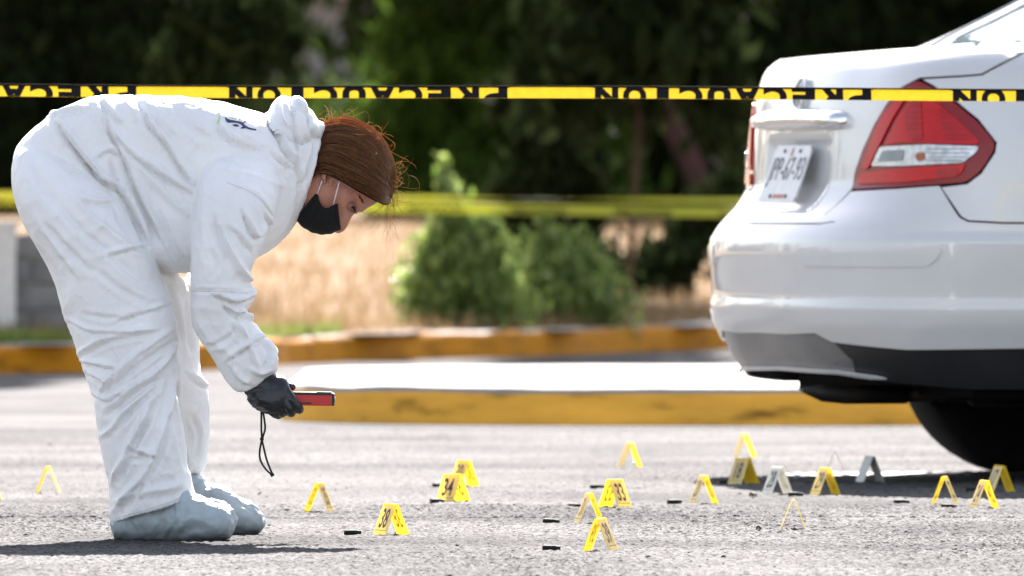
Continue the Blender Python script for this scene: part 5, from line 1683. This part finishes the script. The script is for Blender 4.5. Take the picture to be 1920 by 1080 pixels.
# --- bonnet and cabin
def roof_z(u): return np.interp(u, [.56, .80, 1.06, 1.30, 1.6, 2.0, 2.45, 2.75, 3.1, 3.45], [1.072, 1.215, 1.365, 1.455, 1.505, 1.525, 1.505, 1.42, 1.24, 1.06])
_rx = np.linspace(.3, 3.6, 400); _rz = np.convolve(np.pad(roof_z(_rx), 8, 'edge'), np.ones(17) / 17, 'valid')
def cabin(u, t):
    """t -1 (left belt) .. 0 roof centre .. 1 (right belt)"""
    u = np.asarray(u, float); t = np.asarray(t, float)
    zt = np.interp(u, _rx, _rz); zb = np.interp(u, [.55, .75, 1.0], [1.065, 1.055, 1.03])
    zb = np.minimum(zb, zt - .004)
    bw = np.interp(u, [.3, .6, 1.0, 1.6, 2.5, 3.2, 3.5], [.60, .66, .715, .755, .765, .74, .68])
    tw = np.interp(u, [.3, .6, 1.0, 1.6, 2.5, 3.2, 3.5], [.56, .56, .545, .545, .555, .60, .64])
    A = np.abs(t)
    # belt to roof edge for |t| 1 .. .5, then across
    s = np.clip((1 - A) / .5, 0, 1)
    v1 = bw + (tw - bw) * s ** 1.15; z1 = zb + (zt - .055 * np.clip((zt - zb) / .2, 0, 1) - zb) * s
    k = np.clip(A / .5, 0, 1)
    v2 = tw * k; z2 = zt - .055 * np.clip((zt - zb) / .2, 0, 1) * k ** 3
    v = np.where(A > .5, v1, v2); z = np.where(A > .5, z1, z2)
    return np.stack([u, np.sign(t) * v, z], -1)
roof = patch("roof", [(1.28, -.49), (2.50, -.49), (2.50, .49), (1.28, .49)], M['paint'], cabin, step=(.05, .07))
rg = patch("rear_window", [(.585, -.40), (1.275, -.42), (1.275, .42), (.585, .40)], M['glass'], cabin, step=(.04, .05), thick=.004, off=-.004)
patch("windscreen", [(2.51, -.46), (3.42, -.46), (3.42, .46), (2.51, .46)], M['glass'], cabin, step=(.05, .07), thick=.004)
for sg in (1, -1):
    def T(pl): return pl if sg == 1 else [(a, -b) for a, b in reversed(pl)]
    patch("rear_pillar", T([(.57, .402), (1.275, .424), (1.275, .49), (1.285, .50), (1.62, .55), (1.50, .60), (1.34, .99), (.57, .99)]), M['paint'], cabin, step=(.04, .05), thick=.004)
    patch("side_window", T([(1.64, .56), (2.22, .53), (2.22, .97), (1.34, .97), (1.51, .61)]), M['glass'], cabin, step=(.05, .05), thick=.004)
    patch("side_window", T([(2.27, .53), (2.55, .53), (3.05, .97), (2.27, .97)]), M['glass'], cabin, step=(.05, .05), thick=.004)
    patch("door_pillar", T([(2.222, .52), (2.268, .52), (2.268, .98), (2.222, .98)]), M['dark_trim'], cabin, step=(.05, .05), thick=.004)
    patch("roof_rail", T([(1.64, .50), (2.55, .492), (2.55, .526), (1.64, .556)]), M['paint'], cabin, step=(.05, .02), thick=.004)
    patch("front_pillar", T([(2.56, .463), (3.43, .463), (3.43, .995), (3.08, .99), (2.56, .53)]), M['paint'], cabin, step=(.05, .05), thick=.004)
def bonnet(a, t):
    a = np.asarray(a, float); t = np.asarray(t, float)
    z = np.interp(a, [3.2, 3.6, 4.0, 4.25, 4.36], [1.05, 1.0, .92, .84, .78]); b = np.interp(a, [3.2, 4.0, 4.25, 4.36], [.74, .66, .56, .46])
    return np.stack([a, t * b, z - .06 * np.abs(t) ** 2.5], -1)
patch("bonnet", [(3.25, -1), (4.33, -1), (4.33, 1), (3.25, 1)], M['paint'], bonnet, step=(.06, .1))
for sg in (1, -1):
    mb = MB(); mb.box((2.98, -sg * .90, 1.06), (.10, .16, .11)); mi = mb.build("door_mirror", M['paint'], car)
    b = bmesh.new(); b.from_mesh(mi.data); bmesh.ops.bevel(b, geom=b.edges[:], offset=.03, segments=3, affect='EDGES'); b.to_mesh(mi.data); b.free()
# dark inner shell, so that the gaps between panels read as gaps
patch("inner_shell", [(-A_TOT + .01, .30), (A_TOT - .01, .30), (A_TOT - .01, 1.05), (-A_TOT + .01, 1.05)], M['under'], off=-.03, step=(.08, .03), thick=0) if False else None
def shell_panel(a0, a1, w0, w1):
    for sg in (False, True):
        patch("inner_panel", [(a0, w0), (a1, w0), (a1, w1), (a0, w1)], M['under'], off=-.045, step=(.06, .03), thick=0, mirror_poly=sg)
shell_panel(0, ARCH_L - .03, .42, 1.03); shell_panel(ARCH_L - .03, a_of_u(UW_R + ARCH) + .02, .70, 1.03); shell_panel(a_of_u(UW_R + ARCH) + .02, a_of_u(UW_F - ARCH) - .02, .22, 1.0); shell_panel(a_of_u(UW_F - ARCH) - .02, A_TOT - .2, .70, .95)
fl = MB(); fl.box((2.2, 0, .27), (3.7, 1.36, .10)); fl.box((.45, 0, .37), (.55, 1.1, .16)); fl.box((.42, -.05, .30), (.42, .60, .09)); fl.build("underbody", M['under'], car)
ax = MB(); ax.tube([(UW_R, -.70, .30), (UW_R, .70, .30)], .045, 10); ax.tube([(UW_R, -.60, .30), (1.35, -.52, .26)], .035, 8); ax.tube([(UW_R, .60, .30), (1.35, .52, .26)], .035, 8); ax.build("rear_axle", M['under'], car)

# --- tail lights: housing, red lens areas, clear band, rim
def band(px_list): return rounded([inv(x, y) for x, y in px_list], .008, 3)
for sg in (False, True):
    th = patch("tail_light", rounded(TL, .016), M['lens_dark'], off=.002, step=(.016, .012), thick=.02, mirror_poly=sg)
    patch("red_lens", band([(1662, 272), (1690, 215), (1716, 180), (1735, 180), (1762, 195), (1800, 228), (1838, 266), (1834, 271), (1700, 268)]), M['lens_red'], off=.0075, step=(.014, .010), thick=.0055, mirror_poly=sg, parent=th)
    patch("red_lens", band([(1612, 346), (1618, 326), (1700, 316), (1800, 309), (1812, 305), (1806, 322), (1795, 332), (1700, 341)]), M['lens_red'], off=.0075, step=(.014, .010), thick=.0055, mirror_poly=sg, parent=th)
    patch("red_lens", band([(1620, 318), (1634, 270), (1660, 213), (1683, 190), (1700, 186), (1676, 224), (1652, 272), (1630, 317)]), M['lens_red'], off=.0070, step=(.014, .010), thick=.005, mirror_poly=sg, parent=th)
    cl = patch("clear_lens", band([(1638, 312), (1655, 276), (1740, 272), (1836, 275), (1830, 286), (1805, 305), (1700, 312)]), M['lens_clear'], off=.0080, step=(.010, .006), thick=.006, mirror_poly=sg, parent=th)
    patch("bulb", band([(1720, 288), (1736, 284), (1740, 300), (1724, 303)]), M['amber'], off=.0092, step=(.01, .01), thick=.003, mirror_poly=sg, parent=cl)
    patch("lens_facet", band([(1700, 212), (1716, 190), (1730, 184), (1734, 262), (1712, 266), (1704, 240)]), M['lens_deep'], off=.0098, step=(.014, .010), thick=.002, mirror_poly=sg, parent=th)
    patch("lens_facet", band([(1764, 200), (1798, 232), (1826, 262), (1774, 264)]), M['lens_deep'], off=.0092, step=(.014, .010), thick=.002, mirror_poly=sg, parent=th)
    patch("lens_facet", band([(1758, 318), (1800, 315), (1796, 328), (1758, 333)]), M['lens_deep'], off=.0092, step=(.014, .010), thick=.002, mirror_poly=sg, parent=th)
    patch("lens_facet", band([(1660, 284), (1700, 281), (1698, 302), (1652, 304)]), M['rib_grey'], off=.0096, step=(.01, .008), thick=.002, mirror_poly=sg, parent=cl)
    # fine ribs of the reflectors
    for k in range(4):
        y0 = 279 + k * 7.2
        patch("lens_rib", band([(1742, y0), (1828 - k * 7, y0), (1826 - k * 7, y0 + 2.2), (1742, y0 + 2.2)]), M['rib_grey'], off=.0105, step=(.02, .02), thick=.0026, mirror_poly=sg, parent=cl)
    for k in range(6):
        y0 = 205 + k * 10.5; x0 = 1706 - 0 * k
        patch("lens_rib", band([(x0, y0), (1764 + k * 12, y0), (1768 + k * 12, y0 + 3), (x0, y0 + 3)]), M['lens_red'], off=.0100, step=(.03, .02), thick=.0026, mirror_poly=sg, parent=th)

# --- chrome bar over the number plate
def chrome_bar():
    vs = np.linspace(-.365, .335, 41); prof = []
    for k in range(15):
        t = math.pi * k / 14
        prof.append((.006 + .034 * max(0., math.sin(t)) ** .8, -math.cos(t)))
    V = []; Fc = []
    for i, v in enumerate(vs):
        a = math.copysign(np.interp(abs(v), RV * .82, RA), v)
        hh = .027 * (1 - .35 * (abs(v) / .365) ** 4); end = 1 if 0 < i < 40 else .25
        for o_, z in prof:
            w = .910 + z * hh * (1 if end == 1 else .6) - .004 * (abs(v) / .35) ** 2
            p = surf(np.array([a]), np.array([w]))[0]
            V.append((p[0] - (o_ * end - .004) * (1 if True else 0), -p[1], w))
    n = len(prof)
    for i in range(40):
        for k in range(n - 1): Fc.append((i * n + k, i * n + k + 1, (i + 1) * n + k + 1, (i + 1) * n + k))
    Fc.append(tuple(range(n))); Fc.append(tuple(40 * n + k for k in range(n)))
    o = mesh("chrome_bar", V, Fc, M['chrome'], car, True); fix_normals(o)
chrome_bar()
# emblem: upright chrome ring with a bar across it
def emblem():
    p = surf(np.array([0.]), np.array([.972]))[0]
    mb = MB(); pts = []
    for k in range(25):
        t = 2 * math.pi * k / 24
        q = surf(np.array([.046 * math.cos(t)]), np.array([.972 + .040 * math.sin(t)]))[0]
        pts.append((q[0] - .008, -q[1], q[2]))
    mb.tube(pts, .0065, 8, False)
    e = mb.build("emblem", M['chrome'], car, True)
    MB().box((p[0] - .010, 0, .970), (.010, .118, .020)).build("emblem_bar", M['chrome'], e)
emblem()
# lid lock under the emblem
# number plate
def number_plate():
    a_ = surf(np.array([0.]), np.array([.70]))[0]; b_ = surf(np.array([0.]), np.array([.84]))[0]
    lean = math.atan2(b_[0] - a_[0], .14) + .05
    c = Vector((min(a_[0], b_[0]) - .003, -.012, .772))
    root = link("number_plate", bpy.data.meshes.new("number_plate"), None, car)
    b = bmesh.new(); bmesh.ops.create_cube(b, size=1)
    for v in b.verts: v.co = Vector((v.co.x * .004, v.co.y * .288, v.co.z * .150))
    bmesh.ops.bevel(b, geom=[e for e in b.edges if abs(e.verts[0].co.x - e.verts[1].co.x) > .001], offset=.012, segments=3, affect='EDGES')
    b.to_mesh(root.data); b.free(); root.data.materials.append(M['plate'])
    root.location = c; root.rotation_euler = (0, lean, 0)
    V, Fc = text_geo("JPP-67-93", .086, .0004, .0004, .80)
    # the lettering reads from behind the car: plate x (to the right) is -y in car space
    o = mesh("lettering", [(-.0026 - z, -x * .98, y + .004) for x, y, z in V], Fc, M['plate_ink'], root); fix_normals(o)
    MB().box((-.0024, 0, -.060), (.0012, .085, .010)).build("plate_band", M['plate_red'], root)
    MB().box((-.0024, .0, .058), (.0012, .012, .022)).build("plate_band", M['plate_red'], root)
    for y in (-.062, .062):
        for z in (.060, -.060):
            mb = MB(); mb.lathe([(0, .006), (.003, .005), (.0035, .001)], (-.002, y, z), (-1, 0, 0), 10); mb.build("screw", M['dark_trim'], root)
number_plate()

# --- wheels
def wheel(u, v, sgn):
    """sgn +1: outside face towards the car's right"""
    w = bpy.data.objects.new("wheel", None); col.objects.link(w); w.parent = car; w.location = (u, -v, .31)
    od = (0, -sgn, 0)
    t = MB()
    t.lathe([(-.092, .20), (-.096, .25), (-.088, .288), (-.070, .304), (-.03, .3098), (.03, .3098), (.070, .304), (.088, .288), (.096, .25), (.092, .20)], (0, 0, 0), od, 56)
    # tread grooves as slightly raised lugs
    for k in range(0):
        an = 0
        for s_ in ():
            c = Vector((math.cos(an) * .3097, -sgn * s_ * .045, math.sin(an) * .3085))
            t.box(c, (.022, .05, .0015), Matrix.Rotation(-an + math.pi / 2, 3, 'Y') @ Matrix.Rotation(.3 * s_, 3, 'Z'))
    t.build("tyre", M['tyre'], w, True)
    r = MB(); r.lathe([(-.085, .196), (-.080, .19), (-.02, .17), (.05, .18), (.082, .19), (.086, .198), (.078, .186), (.045, .165), (.030, .08), (.036, .05), (.030, .0)], (0, 0, 0), od, 40)
    r.build("rim", M['rim'], w, True)
    for k in range(7):
        an = 2 * math.pi * k / 7
        MB().box((math.cos(an) * .12, -sgn * .055, math.sin(an) * .12), (.15, .02, .035), Matrix.Rotation(-an, 3, 'Y')).build("spoke", M['rim'], w)
    h = MB(); h.lathe([(-.10, .09), (-.06, .11), (-.04, .11), (-.03, .05)], (0, 0, 0), od, 24); h.build("hub", M['under'], w, True)
for u in (UW_R, UW_F):
    wheel(u, .735, 1); wheel(u, -.735, -1)
# wheel arch liners
for u in (UW_R, UW_F):
    for v in (.62, -.62):
        V = []; Fc = []
        for k in range(19):
            t = math.pi * k / 18
            for vv in (v - .20 * (1 if v > 0 else -1), v + .19 * (1 if v > 0 else -1)): V.append((u + (ARCH + .004) * math.cos(t), -vv, .31 + (ARCH + .004) * math.sin(t)))
        for k in range(18): Fc.append((2 * k, 2 * k + 1, 2 * k + 3, 2 * k + 2))
        o = mesh("arch_liner", V, Fc, M['under'], car, True)
# exhaust
ex = MB()
ex.tube([(1.6, -.10, .25), (.95, -.16, .245), (.62, -.20, .225), (.30, -.26, .222)], .020, 12)
ex.tube([(.32, -.26, .222), (.16, -.27, .222), (.10, -.27, .226), (.045, -.27, .234)], [.024, .024, .022, .006], 14)
ex.lathe([(-.16, .04), (-.14, .06), (.14, .06), (.16, .04)], (.66, -.20, .250), (1, -.1, 0), 16)
ex.build("exhaust_pipe", M['rust'], car, True)
hg = MB(); hg.tube([(.40, -.24, .30), (.40, -.24, .20), (.42, -.24, .185), (.44, -.24, .20)], .012, 8); hg.build("exhaust_hanger", M['under'], car)
# ================================================================== EVIDENCE MARKERS
W_M, H_M, B_M, T_M = .058, .066, .029, .0011
def marker_profile():
    """outer line of the bent strip, from left foot over the rounded top to the right foot"""
    pts = [(-B_M, 0.)]
    r = .0048
    ang = math.atan2(H_M, B_M)
    top = H_M - r
    for k in range(0, 9):
        a = R(180) - (math.pi / 2 - ang) * 0 - (math.pi) * k / 8
        pts.append((r * math.cos(a) * math.sin(ang) if True else 0, top + r * math.sin(a)))
    pts.append((B_M, 0.))
    return pts
PROF = marker_profile()
def plate_mesh(mat, lab=None):
    n = len(PROF); V = []; Fc = []
    for i, (x, z) in enumerate(PROF):
        a = PROF[max(i - 1, 0)]; b = PROF[min(i + 1, n - 1)]
        t = Vector((b[0] - a[0], 0, b[1] - a[1])).normalized(); nn = Vector((-t.z, 0, t.x))
        ins = Vector((x, 0, z)) - nn * T_M; ins.z = max(ins.z, 0)
        for y in (-W_M / 2, W_M / 2): V.append((x, y, z)); V.append((ins.x, y, ins.z))
    for i in range(n - 1):
        q = i * 4; w = (i + 1) * 4
        Fc += [(q, w, w + 2, q + 2), (q + 1, q + 3, w + 3, w + 1), (q, q + 1, w + 1, w), (q + 2, w + 2, w + 3, q + 3)]
    Fc += [(0, 2, 3, 1), ((n - 1) * 4, (n - 1) * 4 + 1, (n - 1) * 4 + 3, (n - 1) * 4 + 2)]
    me = bpy.data.meshes.new("plate"); me.from_pydata(V, [], Fc)
    b = bmesh.new(); b.from_mesh(me); bmesh.ops.recalc_face_normals(b, faces=b.faces); b.to_mesh(me); b.free()
    me.shade_smooth(); me.set_sharp_from_angle(angle=R(40))
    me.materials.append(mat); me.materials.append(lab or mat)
    for p in me.polygons:      # printed outer faces, their sky sheen painted as cream
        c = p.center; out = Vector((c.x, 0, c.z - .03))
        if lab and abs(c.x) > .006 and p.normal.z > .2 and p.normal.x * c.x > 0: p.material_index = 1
    return me
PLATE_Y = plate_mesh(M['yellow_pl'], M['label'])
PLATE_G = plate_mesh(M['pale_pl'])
EX = .0048 * math.sin(math.atan2(H_M, B_M)); EZ = H_M - .0048
SL = math.hypot(EZ, B_M - EX)
def on_face(side, x, y, off):
    """x along the ridge as read from outside, y up the slope from the foot"""
    t = y / SL
    px = side * (B_M + (EX - B_M) * t); pz = EZ * t
    n = Vector((side * EZ, 0, B_M - EX)).normalized()
    # seen from outside the left face (side -1) reading runs from far to near
    return Vector((px, -x * (-side) * -1 if False else (side * x), pz)) + n * off
_num = {}
def number_meshes(s):
    if s in _num: return _num[s]
    V, Fc = text_geo(s, .058, 0, .0012, .74)
    out = []
    k = .044 / (V[:, 1].max() - V[:, 1].min())
    for side in (-1, 1):
        vv = []; ff = []
        for off, rev in ((.00035, False),):
            o = len(vv)
            vv += [tuple(on_face(side, x * .82, .0385 + y * k, off)) for x, y, z in V]
            ff += [tuple(i + o for i in (reversed(f) if rev else f)) for f in Fc]
        me = bpy.data.meshes.new("number"); me.from_pydata(vv, [], ff); me.materials.append(M['print'])
        out.append(me)
    _num[s] = out
    return out
def scale_meshes():
    out = []
    for side in (-1, 1):
        vv = []; ff = []
        for k in range(7):
            x0 = -.025 + k * .0072
            for (xa, xb, ya, yb) in ((x0, x0 + .0045, .0105, .0118), (x0 + .0045, x0 + .0072, .0118, .0129)):
                o = len(vv); vv += [tuple(on_face(side, x, y, .0003)) for x, y in ((xa, ya), (xb, ya), (xb, yb), (xa, yb))]; ff.append((o, o + 1, o + 2, o + 3))
        me = bpy.data.meshes.new("scale_print"); me.from_pydata(vv, [], ff); me.materials.append(M['print']); out.append(me)
    return out
SCALE = scale_meshes()
def marker(px, py, phi, num, plate, label):
    p = G(px, py); ph = R(phi)
    c = p + Vector((-math.sin(ph), math.cos(ph), 0)) * (W_M / 2) * (1 if True else 0)
    root = empty("evidence_marker", (c.x, c.y, .0012), ph, label, "evidence marker", "numbered evidence markers on the road")
    root.rotation_euler = (R(random.uniform(-1.5, 1.5)), R(random.uniform(-1.2, 1.2)), ph)
    root.location.z = .0035
    link("plate", plate, None, root)
    if num:
        for me in number_meshes(num): link("number", me, None, root)
        for me in SCALE: link("scale_print", me, None, root)
    return root
PLATE_D = plate_mesh(M['shade_pl'])
Yp, Gp = PLATE_Y, PLATE_G
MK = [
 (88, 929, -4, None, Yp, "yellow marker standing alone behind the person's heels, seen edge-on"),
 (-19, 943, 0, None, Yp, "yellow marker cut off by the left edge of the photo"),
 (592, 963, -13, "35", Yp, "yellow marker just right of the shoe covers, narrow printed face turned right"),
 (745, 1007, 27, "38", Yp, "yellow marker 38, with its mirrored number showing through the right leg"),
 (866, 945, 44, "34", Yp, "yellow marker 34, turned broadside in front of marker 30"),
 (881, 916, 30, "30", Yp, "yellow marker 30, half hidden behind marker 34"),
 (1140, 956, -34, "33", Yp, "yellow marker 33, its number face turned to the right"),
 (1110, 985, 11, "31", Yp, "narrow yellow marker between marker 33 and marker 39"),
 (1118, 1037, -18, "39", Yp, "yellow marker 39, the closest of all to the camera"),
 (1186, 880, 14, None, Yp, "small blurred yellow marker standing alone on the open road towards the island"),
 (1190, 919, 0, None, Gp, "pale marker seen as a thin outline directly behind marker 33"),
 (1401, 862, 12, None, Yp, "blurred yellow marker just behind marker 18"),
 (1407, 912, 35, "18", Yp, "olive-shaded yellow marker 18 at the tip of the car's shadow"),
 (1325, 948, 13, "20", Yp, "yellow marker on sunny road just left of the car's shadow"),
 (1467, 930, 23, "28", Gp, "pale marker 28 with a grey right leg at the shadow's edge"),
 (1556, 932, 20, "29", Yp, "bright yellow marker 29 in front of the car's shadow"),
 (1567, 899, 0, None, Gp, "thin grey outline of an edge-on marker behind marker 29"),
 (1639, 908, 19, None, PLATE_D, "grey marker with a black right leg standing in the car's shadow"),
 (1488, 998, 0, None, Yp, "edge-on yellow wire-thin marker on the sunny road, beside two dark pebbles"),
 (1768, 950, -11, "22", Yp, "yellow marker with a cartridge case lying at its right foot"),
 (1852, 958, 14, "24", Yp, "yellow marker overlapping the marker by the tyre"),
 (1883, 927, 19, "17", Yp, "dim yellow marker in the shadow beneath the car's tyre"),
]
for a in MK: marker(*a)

# ================================================================== CARTRIDGE CASES
def case_mesh():
    mb = MB()
    mb.lathe([(0, .0046), (.0006, .0054), (.0014, .0054), (.0018, .0047), (.0028, .0047), (.0033, .0055), (.025, .0053), (.0285, .0040), (.036, .0039), (.0361, .0034), (.034, .0033)], (0, 0, 0), (1, 0, 0), 18)
    me = bpy.data.meshes.new("case"); me.from_pydata(mb.v, [], mb.f)
    b = bmesh.new(); b.from_mesh(me); bmesh.ops.recalc_face_normals(b, faces=b.faces); b.to_mesh(me); b.free()
    me.shade_smooth(); me.set_sharp_from_angle(angle=R(35)); me.materials.append(M['case'])
    pm = MB(); pm.lathe([(-.0003, .0001), (-.0003, .0022), (.0003, .0024)], (0, 0, 0), (1, 0, 0), 14)
    m2 = bpy.data.meshes.new("primer"); m2.from_pydata(pm.v, [], pm.f); m2.materials.append(M['copper'])
    return me, m2
CASE, PRIMER = case_mesh()
CS = [
 (645, 1007, 10, "dark cartridge case with a copper base, left of marker 38"),
 (1018, 985, -6, "dark cartridge case on the open road left of the narrow marker by 39"),
 (1017, 1036, 4, "dark cartridge case left of marker 39, closest to the camera"),
 (1066, 956, 3, "dark cartridge case partly hidden by the narrow marker beside 33"),
 (1106, 920, 8, "dark cartridge case partly behind marker 33"),
 (1252, 949, 28, "short-looking dark cartridge case between marker 33 and marker 20"),
 (807, 947, 30, "dark cartridge case at the left foot of marker 34"),
 (812, 917, 38, "small dark cartridge case at the left foot of marker 30"),
 (1764, 957, 2, "dark cartridge case between the feet of marker 22"),
 (1676, 949, -14, "dark cartridge case on sunny road in front of the car's shadow"),
 (1348, 911, 16, "grey-looking cartridge case in the shadow left of marker 18"),
 (1478, 934, 12, "black cartridge case at the right foot of pale marker 28"),
 (1810, 926, 35, "cartridge case in the shadow behind marker 24"),
 (1422, 999, 84, "cartridge case seen end-on as a dark ring, left of the edge-on marker"),
 (1408, 935, 70, "cartridge case with a shiny end beside the left foot of marker 28"),
]
for x, y, rz, lab in CS:
    p = G(x, y)
    c = empty("cartridge_case", (p.x, p.y, .0094), R(rz), lab, "cartridge case", "spent cartridge cases on the road")
    c.rotation_euler = (random.random() * 6, R(random.uniform(-2, 2)), R(rz))
    link("case", CASE, None, c); link("primer", PRIMER, None, c)

# ================================================================== STONES
def stone_geo(r, seed):
    b = bmesh.new(); bmesh.ops.create_icosphere(b, subdivisions=1, radius=r)
    rr = random.Random(seed)
    for v in b.verts: v.co *= rr.uniform(.65, 1.2); v.co.z *= .7
    V = [v.co.copy() for v in b.verts]; Fc = [tuple(v.index for v in f.verts) for f in b.faces]
    b.free(); return V, Fc
big = [(537, 958, .006, "small dark stone on the road right of the toe of the far shoe cover"), (1431, 981, .0065, "small dark stone above the end-on cartridge case"), (1698, 937, .006, "small dark stone behind the cartridge case by the shadow's edge"),
       (1780, 965, .005, "small dark stone in front of marker 22"), (1357, 1046, .006, "dark stone near the lower edge below the edge-on marker"), (265, 0, 0, None)]
for x, y, r, lab in big:
    if not lab: continue
    V, Fc = stone_geo(r, x); p = G(x, y, .004)
    o = mesh("stone", V, Fc, M['pebble']); o.location = (p.x, p.y, .004 + r * .45); tag(o, lab, "stone")
def crumbs():
    mb = MB(); geos = [stone_geo(1, k) for k in range(8)]
    for k in range(900):
        d = 24.2 + 14 * random.random() ** 1.6
        x = random.uniform(-1100, 1100) * d / F
        r = min(.0055, .0011 * math.exp(abs(random.gauss(0, .62))))
        V, Fc = random.choice(geos)
        mb.add([v * r + Vector((x, d, .0045 + r * .35)) for v in V], Fc)
    o = mb.build("gravel_crumbs", M['pebble']); tag(o, kind='stuff')
crumbs()
